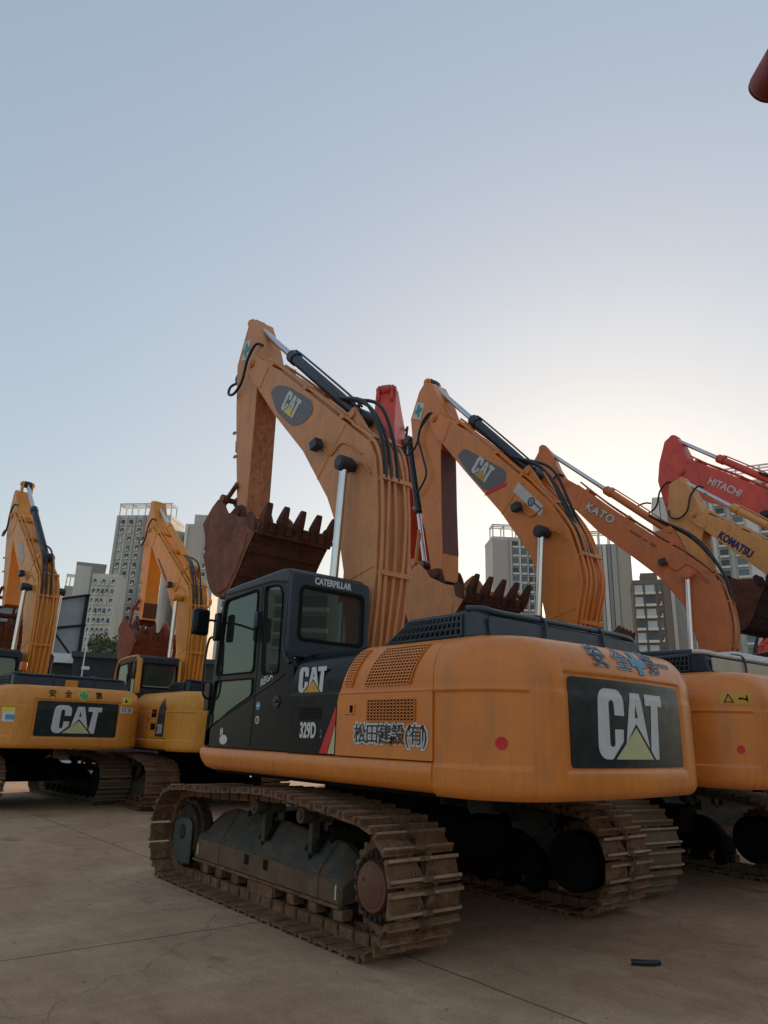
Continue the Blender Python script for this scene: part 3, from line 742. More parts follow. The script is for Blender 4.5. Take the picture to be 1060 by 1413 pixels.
    # side plates
    for s in(1,-1):
        lipc=TB([(2.03,4.27)])[0]
        top=TB([(2.20,4.42),(2.60,4.50),(3.0,4.66),(3.12,4.80),(3.30,4.93),(3.48,4.84),(3.60,4.74)])
        pl=[tuple(p) for p in outer]+top
        o=prism('side_plate',pl,s*(bw-.02)-.022,s*(bw-.02)+.022,ms,bucket,bevel=.006)
        lo=TB([(3.56,4.06),(2.42,3.86),(2.26,4.02),(2.40,4.20),(3.58,4.16)])
        b=bmesh.new(); bprism(b,TB([(3.60,4.12),(3.42,3.78),(3.22,3.54),(2.98,3.43),(2.76,3.47),(2.56,3.68),(2.36,3.98),(2.30,4.20)]),s*(bw+.004)-.012,s*(bw+.004)+.012); from_bm(b,'wear_plate',ms if s>0 else mb,bucket,bevel=.01)
        b=bmesh.new(); bprism(b,rpoly(TB([(2.06,4.20),(2.24,4.26),(2.30,4.46),(2.22,4.50),(2.08,4.38)]),.03),s*(bw+.03)-.02,s*(bw+.03)+.02); from_bm(b,'side_cutter',mb,bucket,bevel=.006)
    # hinge ears
    b=bmesh.new()
    for y in(-.24,.24): bprism(b,rpoly(TB([(3.05,4.50),(3.60,4.42),(3.88,4.56),(3.92,4.68),(3.80,4.74),(3.42,4.92),(3.22,4.92),(3.12,4.76)]),.06),y-.022,y+.022)
    h=TB([(3.30,4.80)])[0]; bcyl(b,(h[0],-.29,h[1]),(h[0],.29,h[1]),.07,n=20)
    from_bm(b,'hinge_ear',mb,bucket,bevel=.006)
    # wear strips on the belly
    for a,c in((15,16),(18,19),(21,22),(24,25)):
        if c<len(outer):
            b=bmesh.new(); A,C=outer[a],outer[c]; d=(C-A).normalized(); nn=Vector((d.y,-d.x)); nn=nn if nn.dot(cen-A)<0 else -nn
            bprism(b,[tuple(A+nn*.002),tuple(C+nn*.002),tuple(C+nn*.022),tuple(A+nn*.022)],-bw+.02,bw-.02); from_bm(b,'wear_strip',mb,bucket,bevel=.004)
    # lip, teeth, shrouds
    lip=Vector(TB([(2.03,4.27)])[0]); dr=(Vector(TB([(1.86,4.60)])[0])-lip).normalized(); pn=Vector((dr.y,-dr.x))
    if pn.x>0: pn=-pn
    nt_=5
    b=bmesh.new(); bprism(b,[tuple(lip-pn*.035-dr*.10),tuple(lip+pn*.035-dr*.12),tuple(lip+pn*.02+dr*.05),tuple(lip-pn*.02+dr*.05)],-bw,bw); from_bm(b,'cutting_edge',mb,bucket,bevel=.006)
    for i in range(nt_):
        y=-bw+.07+(2*bw-.14)*i/(nt_-1)
        b=bmesh.new()
        def ring(s,wy,wp,o=0): 
            c=lip+dr*s+pn*o; return [b.verts.new((c.x+pn.x*p*wp,y+q*wy,c.y+pn.y*p*wp)) for q,p in((-1,-1),(1,-1),(1,1),(-1,1))]
        tl=cfg.get('tooth',1.0); rs=[ring(-.12,.040,.055),ring(.05,.043,.066),ring(.09,.056,.074),ring(.20*tl,.050,.052,.004),ring(.31*tl,.042,.026,.010),ring(.335*tl,.036,.014,.012)]
        for A,B in zip(rs,rs[1:]):
            for k in range(4): b.faces.new((A[k],A[(k+1)%4],B[(k+1)%4],B[k]))
        b.faces.new(rs[0][::-1]); b.faces.new(rs[-1])
        from_bm(b,'bucket_tooth',mb,bucket,bevel=.006)
    for i in range(nt_-1):
        y=-bw+.07+(2*bw-.14)*(i+.5)/(nt_-1)
        b=bmesh.new(); bprism(b,[tuple(lip-pn*.045-dr*.05),tuple(lip+pn*.045-dr*.07),tuple(lip+pn*.03+dr*.07),tuple(lip-pn*.03+dr*.07)],y-.062,y+.062); from_bm(b,'lip_shroud',mb,bucket,bevel=.012)
    return boom,stick,T,TS
# ------------------------------------------------------------------ cab
def cab(root,st):
    cm=st['cab']; fr=st['cab_front']; y0,y1=.42,1.42
    xr=-.14
    # side outline (x,z)
    out=rpoly([(1.44,1.40),(1.41,1.75),(1.36,2.2),(1.35,2.80),(1.22,3.13),(.0,3.20),(xr,3.12),(xr,2.32),(-.27,2.20),(-.29,1.90),(-.30,1.40)],.07,4)
    w1=rpoly([(1.23,3.01),(.50,3.05),(.47,2.16),(1.29,2.16)],.07)
    w1b=rpoly([(1.295,2.10),(.47,2.10),(.47,1.93),(.90,1.78),(1.385,1.56)],.04)
    w2=rpoly([(.36,3.06),(.07,3.04),(-.005,2.93),(-.01,2.13),(.30,2.13)],.06)
    f=lambda u,v,w:(u,y1-.03+w,v)
    shell=plate('cab',[out,w1,w1b,w2],f,cm,root,thick=.06,bev=.012)
    # far side, roof, rear, floor, front frame: children of the shell (same thing, other look)
    plate('cab_side_wall',[out,rpoly([(1.25,3.05),(-.03,3.07),(-.03,1.95),(1.30,1.80)],.06)],lambda u,v,w:(u,y0+.03+w,v),cm,shell,thick=.06,bev=.01)
    bm=bmesh.new(); prof=[(1.24,3.09),(1.20,3.14),(.9,3.165),(.0,3.205),(-.10,3.195),(-.165,3.14),(-.175,3.02),(-.14,3.02),(.2,3.08),(1.15,3.06)]
    bprism(bm,prof,y0+.02,y1+.012); from_bm(bm,'cab_roof',st['roof'],shell,bevel=.03,seg=3)
    z0=2.30
    ro=rrect(-y1+.0,-y0,z0,3.14,.05); rw=rrect(-1.31,-.50,2.47,3.01,.06,5)
    plate('rear_wall',[ro,rw],lambda u,v,w:(xr-.0-w,-u,v),st['rear'],shell,thick=.07,bev=.012)
    g=plate('rear_gasket',[rrect(-1.33,-.48,2.45,3.03,.07,5),rrect(-1.295,-.515,2.485,2.995,.055,5)],lambda u,v,w:(xr-.037-w,-u,v),DK,shell,thick=.012)
    plate('rear_window',[rrect(-1.32,-.49,2.46,3.02,.06,5)],lambda u,v,w:(xr-.012-w,-u,v),GLR,shell,thick=.006)
    for nm,w in(('door_window',w1),('door_window',w1b),('side_window',w2)):
        plate(nm,[w],lambda u,v,w_:(u,y1-.018+w_,v),GL,shell,thick=.006)
        # rubber gasket
        c=Vector((sum(p[0] for p in w)/len(w),sum(p[1] for p in w)/len(w)))
        big=[((p[0]-c.x)*1.035+c.x,(p[1]-c.y)*1.02+c.y) for p in w]; sm=[((p[0]-c.x)*.965+c.x,(p[1]-c.y)*.975+c.y) for p in w]
        plate('window_gasket',[big,sm],lambda u,v,w_:(u,y1+.003+w_,v),DK,shell,thick=.010)
    # front glass, floor
    bm=bmesh.new()
    A=[bm.verts.new(p) for p in((1.30,y0+.08,3.05),(1.30,y1-.08,3.05),(1.36,y1-.08,1.75),(1.36,y0+.08,1.75))]; bm.faces.new(A)
    from_bm(bm,'front_window',GL,shell,smooth=False)
    bm=bmesh.new()
    for y in(y0+.05,y1-.05):
        bcyl(bm,(1.30,y,3.08),(1.37,y,1.75),.03,n=10)
    bbox(bm,1.30,1.42,y0,y1,1.40,1.74); bbox(bm,-.25,1.35,y0+.06,y1-.07,1.40,1.47); bbox(bm,1.26,1.32,y0,y1,3.05,3.10)
    from_bm(bm,'front_frame',fr,shell,bevel=.01)
    # lower door panel line, hinges, handle
    bm=bmesh.new(); btube(bm,[(1.37,y1+.004,1.60),(.8,y1+.004,1.79),(.35,y1+.004,1.945),(.0,y1+.004,2.06),(-.12,y1+.004,2.12)],.006,6,4)
    btube(bm,[(.415,y1+.003,3.07),(.41,y1+.003,2.0),(.43,y1+.003,1.42)],.004,5,2)
    from_bm(bm,'door_seam',DK if cm!=BK else BL,shell)
    bm=bmesh.new()
    bcyl(bm,(-.02,y1-.01,1.855),(-.02,y1+.012,1.855),.062,n=24); bbox(bm,-.055,.02,y1+.012,y1+.03,1.845,1.875)
    from_bm(bm,'door_handle',BL,shell,bevel=.006)
    bm=bmesh.new(); bbox(bm,.43,.50,y1,y1+.035,2.62,2.80); from_bm(bm,'window_catch',BL,shell,bevel=.01)
    if st.get('arch',True):
        bm=bmesh.new(); pts=[(xr+.03,y1-.0,3.10),(xr+.04,y1+.004,2.7),(-.10,y1+.006,2.35),(-.22,y1+.006,2.22)]
        btube(bm,pts,.020,8,5); from_bm(bm,'corner_pillar',st['pillar'],shell)
    if st.get('pillars'):
        for ya,yb in((y1-.07,y1+.016),(y0-.016,y0+.05)):
            bm=bmesh.new(); bprism(bm,[(-.24,2.33),(-.20,3.10),(-.10,3.19),(.0,3.19),(.0,3.10),(-.10,3.06),(-.12,2.33)],ya,yb); from_bm(bm,'rear_pillar',st['pillars'],shell,bevel=.015)
        bm=bmesh.new(); btube(bm,[(-.05,y1+.005,3.18),(.6,y1+.005,3.18),(1.15,y1+.005,3.13),(1.33,y1+.005,2.95),(1.36,y1+.005,2.6)],.028,8,4); from_bm(bm,'roof_edge_rail',st['pillars'],shell)
    # seat
    bm=bmesh.new(); bbox(bm,.20,.70,.68,1.18,1.75,1.90); bbox(bm,.12,.26,.68,1.18,1.85,2.52,Matrix.Rotation(R(-4),4,'Y')); bbox(bm,.06,.18,.80,1.06,2.56,2.78)
    bbox(bm,.25,.65,.75,1.1,1.47,1.75)
    bbox(bm,.75,.95,1.12,1.30,1.5,2.02); bbox(bm,.75,.95,.55,.7,1.5,2.02)
    from_bm(bm,'operator_seat',SEAT,shell,bevel=.04,seg=3)
    return shell
def mirrors(root,cabo):
    bm=bmesh.new()
    bbox(bm,-.055,.045,-.10,.10,-.145,.145,Matrix.Translation((1.05,1.80,2.70))@Matrix.Rotation(R(12),4,'Z'))
    mi=from_bm(bm,'side_mirror',BK,cabo,bevel=.035,seg=3)
    tube('mirror_arm',[(1.07,1.78,2.68),(1.22,1.66,2.74),(1.33,1.50,2.78),(1.34,1.42,2.72)],.014,BK,cabo,n=6)
    bm=bmesh.new(); bbox(bm,-.05,.05,-.03,.03,-.16,.16,Matrix.Translation((1.24,1.49,2.70))); from_bm(bm,'lamp_box',BK,cabo,bevel=.02)
    tube('grab_rail',[(1.37,1.44,2.60),(1.40,1.50,2.55),(1.41,1.52,2.2),(1.40,1.50,1.95),(1.38,1.43,1.90)],.014,BK,cabo,n=8)
    bm=bmesh.new(); bbox(bm,1.38,1.50,1.30,1.44,1.78,2.08); from_bm(bm,'rail_bracket',BK,cabo,bevel=.01)
# ------------------------------------------------------------------ whole machine
def excavator(name,label,pose,cfg,group='excavators parked in rows in the yard'):
    root=empty(name,(pose[0],pose[1],0),pose[2],label,'excavator',group)
    if cfg.get('scale'): root.scale=(cfg['scale'],)*3
    st=cfg['st_']; P=cfg['paint']
    undercarriage(root,cfg.get('tyaw',0),cfg.get('detail',0),cfg.get('track_mat',TR),near=cfg.get('near',False))
    # platform underside and skirt
    bm=bmesh.new(); bbox(bm,-2.30,1.30,-1.30,1.30,1.13,1.385); bbox(bm,-2.2,-.2,-1.25,1.22,1.385,2.22); bbox(bm,-.19,.42,-.39,.40,1.385,1.75)
    from_bm(bm,'platform',DK,root)
    def skirt_poly(s):
        bm=bmesh.new(); G=[]
        xs=[1.37,1.40,1.425,1.44,1.40]
        prof=[(s*(HW-.20),1.385),(s*(HW-.015),1.385),(s*(HW+.008),1.365),(s*(HW+.012),1.30),(s*(HW-.002),1.225),(s*(HW-.03),1.18),(s*(HW-.07),1.165),(s*(HW-.20),1.165)]
        for x,sc in((XS+.004,1),(1.12,1),(1.25,1),(1.34,.93),(1.40,.78),(1.43,.60)):
            G.append([bm.verts.new((x,y,1.385-(1.385-z)*sc)) for y,z in prof])
        for A,B in zip(G,G[1:]):
            for i in range(len(prof)): bm.faces.new((A[i],A[(i+1)%len(prof)],B[(i+1)%len(prof)],B[i]))
        bm.faces.new(G[0]); bm.faces.new(G[-1][::-1])
        return from_bm(bm,'side_skirt',P,root,ang=50)
    skirt_poly(1); skirt_poly(-1)
    cw=counterweight(root,P,None)
    # engine door (left) with louvres
    fd=lambda z:-1.055-(max(0,z-1.85)*.42 if z>1.85 else 0)
    door=body_patch('engine_door',lambda z:XS+.006,lambda z:fd(z)-.004,1.392,2.315,P,root,nx=5)
    bm=bmesh.new()
    pts=[(XS+.02,HW-.0,1.905),(-1.08,HW-.0,1.905)]
    btube(bm,pts,.007,6,1); from_bm(bm,'crease_line',P,door)
    if cfg.get('louvres',True):
        mb_=cfg.get('mesh_mat',P); k=cfg.get('gfine',1)
        grille('vent_grille',lambda z:-1.44-(z-1.96)*.47,lambda z:-2.00-(z-1.96)*.38,1.96,2.275,int(15*k),int(13*k),mb_,door)
        grille('vent_grille',lambda z:-1.165-(z-1.97)*.28,lambda z:-1.265-(z-1.97)*.38,1.965,2.275,int(4*k),int(13*k),mb_,door)
        grille('vent_grille',lambda z:-1.49,lambda z:-2.065,1.675,1.845,int(14*k),int(7*k),mb_,door)
    plate('door_latch',[rrect(-1.31,-1.17,1.73,1.815,.01),],lambda u,v,w:(u,HW+.003+w,v),P,door,thick=.014,bev=.004)
    plate('latch_pocket',[rrect(-1.295,-1.255,1.742,1.803,.006)],lambda u,v,w:(u,HW+.011+w,v),DK,door,thick=.004)
    # black or painted side panel ahead of it
    sp=body_patch('side_panel',lambda z:fd(z)+.004,lambda z:-.30-(max(0,z-1.9)*.15),1.392,2.315,st['panel'],root,nx=5)
    # right-hand bodywork
    bm=bmesh.new(); bprism(bm,[(XS+.006,1.392),(1.2,1.392),(1.2,2.0),(.5,2.05),(-.3,2.30),(XS+.006,2.30)],-HW,-HW+.5)
    from_bm(bm,'right_bodywork',P,root,bevel=.08,seg=3)
    # deck
    bm=bmesh.new(); bbox(bm,XS-.3,-.30,-HW+.24,HW-.24,2.30,2.322); from_bm(bm,'engine_deck',P,root,bevel=.006)
    # engine hood with grille
    hm=st['hood']; hr=st.get('hood_rear',hm)
    bm=bmesh.new()
    prof=[(-1.28,2.322),(-1.36,2.36),(-1.66,2.50),(-1.80,2.525),(-2.42,2.545),(-2.485,2.51),(-2.51,2.40),(-2.52,2.322)]
    bprism(bm,prof,-1.10,1.165)
    hood=from_bm(bm,'engine_hood',hm,root,bevel=.05,seg=3)
    # chamfered grille area on the left face
    xa=lambda z:-1.42-(z-2.345)*1.75; xb=-2.30
    bm=bmesh.new()
    A=[(xa(2.345),2.345),(xb,2.345),(xb,2.505),(xa(2.49),2.49)]
    v=[bm.verts.new((x,1.1725,z)) for x,z in A]; bm.faces.new(v)
    gr=from_bm(bm,'hood_grille',DK,hood,smooth=False)
    bm=bmesh.new(); n=14
    for i in range(n+1):
        xt=xa(2.49)+(xb-xa(2.49))*i/n; xbm=xa(2.345)+(xb-xa(2.345))*i/n
        btube(bm,[(xbm,1.178,2.345),(xt,1.178,2.495),(xt-.01,1.15,2.522),(xt-.02,1.09,2.535)],.0115,5,2)
    for z in(2.345,2.40,2.455,2.505):
        btube(bm,[(xa(min(z,2.49)),1.179,z),(xb,1.179,z)],.0115,5,1)
    from_bm(bm,'grille_bars',hm,hood,ang=60)
    # rear face panel, straps and tube rail
    plate('rear_panel',[rrect(-1.10,1.02,2.335,2.48,.02)],lambda u,v,w:(-2.528-w,-u,v),hr,hood,thick=.02,bev=.005)
    tube('hood_rail',[(-2.35,1.17,2.555),(-2.47,1.12,2.545),(-2.50,.9,2.53),(-2.50,0,2.535),(-2.50,-.85,2.53),(-2.47,-1.05,2.50),(-2.50,-1.09,2.40)],.025,st.get('rail',hm),hood,n=10,k=6)
    for y in(.42,-.42):
        tube('hood_strap',[(-1.9,y,2.55),(-2.40,y,2.575),(-2.53,y,2.54),(-2.556,y,2.44),(-2.556,y,2.33)],.013,st.get('strap',BL),hood,n=6,k=6)
    if st.get('cover'):
        bm=bmesh.new(); bprism(bm,[(-1.30,2.5),(-1.34,2.66),(-1.45,2.70),(-2.1,2.70),(-2.25,2.66),(-2.28,2.5)],-1.0,-.2)
        from_bm(bm,'engine_cover',st['cover'],hood,bevel=.04,seg=3)
        bm=bmesh.new(); bprism(bm,[(-1.22,2.5),(-1.3,2.60),(-1.5,2.635),(-2.2,2.62),(-2.3,2.5)],-.18,.95)
        from_bm(bm,'engine_cover',hm,hood,bevel=.04,seg=3)
    c=cab(root,st)
    if cfg.get('mirror',True): mirrors(root,c)
    boom,stick,T,TS=boom_group(root,cfg)
    return dict(root=root,cw=cw,door=door,panel=sp,hood=hood,cab=c,boom=boom,stick=stick,T=T,TS=TS,platform=None)
STY_CAT=dict(cab=BK,cab_front=BK,roof=BL,rear=BL,panel=BK,hood=HB,pillar=BL)
STY_CREAM=dict(cab=BK,cab_front=BK,roof=BL,rear=BL,panel=BK,hood=BL,pillar=BL,hood_rear=CRM,rail=WHP,strap=BL,cover=WHP)
def sty(paint,roof=BL,hood=BL): return dict(cab=paint,cab_front=paint,roof=roof,rear=roof,panel=paint,hood=hood,pillar=paint)
def boom_decal(E,poly,texts):
    pass
# ---- 1: the near machine
E1=excavator('crawler_excavator','big orange excavator in front with black cab, rust red bucket raised above the cab roof',(0,0,0),
  dict(style='cat',st_=STY_CAT,paint=OR1,boom_mat=OR2,detail=1,near=True,stick_back=mat('rust_stained_orange',(.56,.20,.07),.6,var=.2,scale=5,dirt=(.13,.045,.028),dirt_amt=1.0,streak=True),back_top=6.95,tyaw=-1.8,track_mat=TR,armb=(.60,5.58),armr=(3.68,8.36),armfrac=.60))
r=E1
# counterweight plate + logo + writing
def cw_details(E,red=True,tri=PYD,kanji=True,cross=GRD,kcol=None,warn=False,logo_=True):
    cw=E['cw']; c=CWT/2
    if logo_:
        plate('logo_plate',[rrect(-.795,.795,-.325,.325,.035)],cw_fn(c,1.703,-.010),PLT,cw,thick=.006,sub=.12)
        logo(cw_fn(c-.02,1.70,-.0045),cw,tri,size=.52,sx=1.08,sub=.10)
r1=cw_details(E1)
c=CWT/2
def cwt(t0,z0,off=.003,sx=1.0,rot=0):
    g=cw_fn(t0,z0,off,sx); a=R(rot)
    return lambda u,v,w:g(u*math.cos(a)-v*math.sin(a),u*math.sin(a)+v*math.cos(a),w)
tA=c-.37
for ch,dt in(('安',0),('全',.32),('第',.80),('一',1.04)):
    f=cwt(tA+dt,2.195,.004)
    text('safety_letter_outline',ch,.195,f,GYL,E1['cw'],bold=.05,thick=.004,sub=.06,xs=1.1)
    text('safety_letter',ch,.195,cwt(tA+dt,2.195,.007),mat('faded_blue_decal',(.07,.10,.15),.5,var=.2,scale=6),E1['cw'],bold=.002,thick=.003,sub=.06,xs=1.1)
cross=[(-.035,.1),(.035,.1),(.035,.035),(.1,.035),(.1,-.035),(.035,-.035),(.035,-.1),(-.035,-.1),(-.035,-.035),(-.1,-.035),(-.1,.035),(-.035,.035)]
plate('safety_cross',[[(x*1.15,y) for x,y in cross]],cwt(tA+.56,2.195,.005),CYD,E1['cw'],thick=.004,sub=.05)
plate('red_dot',[[(x*(1+.05*math.sin(i*1.7)),y*(1+.06*math.cos(i*2.3))) for i,(x,y) in enumerate(circ(0,0,.045,16))]],cwt(.16+.42,1.535,-.012),RDD,E1['cw'],thick=.004)
# company name on the engine door
ft=side(-1.765,1.565,HW+.004)
text('company_name_outline','松田建設(有)',.165,ft,WH,E1['door'],bold=.095,thick=.004,spacing=.93)
text('company_name','松田建設(有)',.165,side(-1.765,1.565,HW+.008),DKD,E1['door'],bold=.004,thick=.003,spacing=.93)
# side panel badges
logo(side(-.65,2.045,HW-.005),E1['panel'],AMB,size=.235,sx=1.12)
text('model_number','329D',.185,side(-.635,1.585,HW+.004),WH,E1['panel'],bold=.035,xs=.62,thick=.004)
text('model_suffix','2',.09,side(-.845,1.56,HW+.004),GYD,E1['panel'],bold=.02,xs=.8,thick=.004)
plate('red_stripe',[[(-.83,1.40),(-.945,1.40),(-1.05,1.66),(-1.05,1.80)]],lambda u,v,w:(u,HW+.004+w,v),RDD,E1['panel'],thick=.004)
plate('white_stripe',[[(-.955,1.40),(-1.05,1.40),(-1.05,1.64)]],lambda u,v,w:(u,HW+.004+w,v),PYD,E1['panel'],thick=.004)
bm=bmesh.new()
for i in range(6): bbox(bm,-.83,-.47,HW+.001,HW+.006,1.69+i*.018,1.70+i*.018)
from_bm(bm,'panel_vent',DK,E1['panel'],smooth=False)
# cab writing and stickers
text('cab_lettering','REGA',.10,side(.20,2.075,1.424,rot=20),WH,E1['cab'],bold=.02,xs=.95,thick=.004,shear=.3)
text('maker_name','CATERPILLAR',.098,rearf(.915,3.088,-.178),WH,E1['cab'],bold=.035,xs=.80,thick=.006)
plate('round_sticker',[circ(.315,1.82,.043)],lambda u,v,w:(u,1.424+w,v),CYD,E1['cab'],thick=.003)
plate('sticker_bar',[rrect(.285,.345,1.812,1.830,.003)],lambda u,v,w:(u,1.428+w,v),WH,E1['cab'],thick=.002)
plate('round_sticker',[circ(.315,1.68,.040)],lambda u,v,w:(u,1.424+w,v),WH,E1['cab'],thick=.003)
plate('sticker_bar',[circ(.315,1.68,.026)],lambda u,v,w:(u,1.428+w,v),GYD,E1['cab'],thick=.002)
plate('rabbit_sticker',[[(x*.085+.985,y*.05+1.475) for x,y in circ(0,0,1)]],lambda u,v,w:(u,1.424+w,v),WH,E1['cab'],thick=.003)
for dx in(0,.035): plate('rabbit_sticker',[[(x*.013+1.03+dx-.01,y*.042+1.555) for x,y in circ(0,0,1)]],lambda u,v,w:(u,1.4245+w,v),WH,E1['cab'],thick=.003)
# boom patch + logo + stick sticker
def boom_patch(E,poly,base,size,rot,tri=YD,edge=None,y=.262):
    T=E['T']; pts=rpoly(T(poly),.10)
    plate('logo_patch',[pts],lambda u,v,w:(u,y+.003+w,v),GYD,E['boom'],thick=.004)
    p=T([base])[0]; logo(side(p[0],p[1],y+.007,rot=rot),E['boom'],tri,size=size,sx=.95)
    if edge: plate('patch_edge',[T(edge)],lambda u,v,w:(u,y+.0045+w,v),RDD,E['boom'],thick=.004)
boom_patch(E1,[(2.62,6.62),(2.42,6.66),(2.08,6.50),(1.44,6.04),(1.40,5.84),(1.66,5.76),(1.92,5.80),(2.40,6.22)],(1.98,6.17),.31,-39)
def stick_sticker(E,poly,y=.202):
    pts=E['TS'](poly); plate('safety_sticker',[pts],lambda u,v,w:(u,y+.003+w,v),WH,E['stick'],thick=.004)
    c=(sum(p[0] for p in pts)/4,sum(p[1] for p in pts)/4)
    plate('sticker_cross',[[(c[0]+x*1.0,c[1]+z*1.35) for x,z in cross]],lambda u,v,w:(u,y+.007+w,v),TEAL,E['stick'],thick=.003)
stick_sticker(E1,[(3.74,8.0),(3.53,7.95),(3.58,7.60),(3.79,7.65)])
# ---- 2: second machine
E2=excavator('crawler_excavator','orange excavator with cream rear hood, behind the front machine at its right',(-.06,-3.76,-2.8),
  dict(style='cat',st_=STY_CREAM,paint=OR1,boom_mat=OR1,detail=0,tyaw=-6.8,track_mat=TRG,gfine=.8,
   bt=[(2.75,7.47),(2.12,6.94),(1.60,6.45),(1.22,6.07),(.66,5.53),(.27,5.10),(-.04,4.64),(-.18,4.21),(-.25,3.80),(-.11,3.24),(.02,2.6),(.12,2.0),(.22,1.75)],
   bb=[(.62,1.75),(.64,2.4),(.47,3.34),(.56,3.75),(.71,4.33),(1.34,5.21),(2.24,6.24),(2.93,7.07)],pin=(3.05,7.55),cyl=(.35,4.64),armb=(.80,5.83),armr=(3.42,8.52),armfrac=.54,lamp=(.91,5.19),
   brk=[(.38,5.28),(1.10,5.97),(.9,5.9),(.7,5.8)],st=[(3.43,8.50),(3.60,8.36),(3.86,7.83),(3.75,7.02),(3.38,5.37),(3.13,4.31),(2.86,4.28),(2.86,4.8),(2.90,5.68),(2.93,6.86),(2.79,7.5),(2.98,7.98),(3.22,8.40)],
   seam_at=[((.82,5.62),(1.32,5.18)),((.46,3.30),(-.10,3.42))],J=(3.58,4.72),stick_back=mat('maroon_stick_face',(.17,.062,.048),.6,var=.2,scale=3),bw=.70,tooth=1.15,bucket=(-.33,-.40,3),bucket_side=OR2,link_mat=OR2,hose2=True))
cw_details(E2,tri=PYD)
plate('red_dot',[circ(0,0,.04)],cwt(.16+.46,1.53,-.012),RDD,E2['cw'],thick=.004)
plate('warning_label',[rrect(-.16,.16,-.06,.06,.005)],cwt(.16+.46,2.03,.004),AMB,E2['cw'],thick=.003,sub=.08)
plate('warning_triangle',[[(-.12,-.04),(-.02,-.04),(-.07,.045)],[(-.103,-.031),(-.037,-.031),(-.07,.027)]],cwt(.16+.46,2.03,.008),DK,E2['cw'],thick=.003)
plate('warning_symbol',[[(.03,.01),(.06,.012),(.10,.0),(.11,.03),(.12,.03),(.125,-.03),(.10,-.012),(.06,-.005),(.03,-.01)]],cwt(.16+.46,2.03,.008),DK,E2['cw'],thick=.003)
boom_patch(E2,[(2.40,6.56),(2.22,6.66),(1.22,5.95),(1.20,5.74),(1.45,5.70),(1.69,5.68),(2.12,6.16)],(1.74,6.10),.33,-42,tri=AMB,edge=[(1.195,5.72),(1.66,5.66),(1.72,5.60),(1.20,5.66)])
pw=E2['T']([(.93,5.65),(.40,5.09),(.49,4.95),(1.04,5.51)])
plate('white_nameplate',[pw],lambda u,v,w:(u,.266+w,v),WHP,E2['boom'],thick=.006)
pc=E2['T']([(.66,5.24)])[0]
plate('round_emblem',[circ(pc[0],pc[1],.075),circ(pc[0],pc[1],.052)],lambda u,v,w:(u,.272+w,v),NVY,E2['boom'],thick=.003)
plate('emblem_centre',[circ(pc[0],pc[1],.036)],lambda u,v,w:(u,.272+w,v),CYD,E2['boom'],thick=.003)
plate('nameplate_mark',[E2['T']([(.60,5.19),(.47,5.05),(.455,5.065),(.585,5.205)])],lambda u,v,w:(u,.272+w,v),DKD,E2['boom'],thick=.003)
stick_sticker(E2,[(3.66,8.14),(3.42,8.02),(3.54,7.70),(3.79,7.82)])
# ---- 3: third machine, with white boom lettering
E3=excavator('crawler_excavator','reddish orange excavator with large white lettering on its boom, third in the front row',(.43,-9.39,15.6),
  dict(style='k',st_=sty(ORK),paint=ORK,boom_mat=ORK,detail=0,tyaw=0,track_mat=TRG,louvres=False,mirror=False,
   bt=[(2.76,7.38),(2.3,6.95),(1.94,6.61),(1.17,5.94),(.54,5.45),(.01,4.92),(-.12,4.62),(-.18,4.35),(-.22,3.9),(-.17,3.46),(.0,2.7),(.12,2.0),(.22,1.75)],
   bb=[(.62,1.75),(.62,2.5),(.45,3.49),(.65,4.31),(1.06,4.94),(1.61,5.47),(2.34,6.15),(2.93,6.85)],pin=(3.10,7.45),cyl=(.50,4.93),armb=(.82,6.0),armr=(3.64,8.52),armfrac=.47,armcyl_mat=ORK,lamp=(.98,5.28),
   brk=[(.5,5.42),(1.2,6.0),(.9,6.0),(.7,6.0)],st=[(3.64,8.56),(3.86,8.2),(3.89,7.89),(3.80,7.0),(3.70,6.1),(3.42,4.72),(3.17,4.72),(3.15,5.21),(3.02,6.85),(2.95,7.1),(3.04,7.5),(3.27,7.95),(3.44,8.42)],
   cap_mat=ORK,pipe_mat=mat('copper_pipe_paint',(.42,.17,.07),.25,metal=.5,var=.15,scale=3),seam_at=[((.40,4.98),(-.10,5.0)),((.45,3.30),(-.15,3.42))],bucket=(.05,-.62,0)))
pk=E3['T']([(2.28,6.58)])[0]
text('boom_lettering_outline','KATO',.26,side(pk[0],pk[1],.266,rot=-37),BL,E3['boom'],bold=.06,xs=1.0,spacing=1.12)
text('boom_lettering','KATO',.26,side(pk[0],pk[1],.270,rot=-37),WH,E3['boom'],bold=.025,xs=1.0,spacing=1.12)
for q_ in([(1.62,6.10),(1.40,5.92),(1.43,5.88),(1.65,6.06)],[(1.36,5.87),(1.27,5.80),(1.29,5.77),(1.38,5.84)],[(1.20,5.76),(1.10,5.68),(1.13,5.63),(1.23,5.71)]): plate('faded_small_print',[E3['T'](q_)],lambda u,v,w:(u,.266+w,v),mat('faded_brown_decal',(.20,.08,.035),.6),E3['boom'],thick=.003)
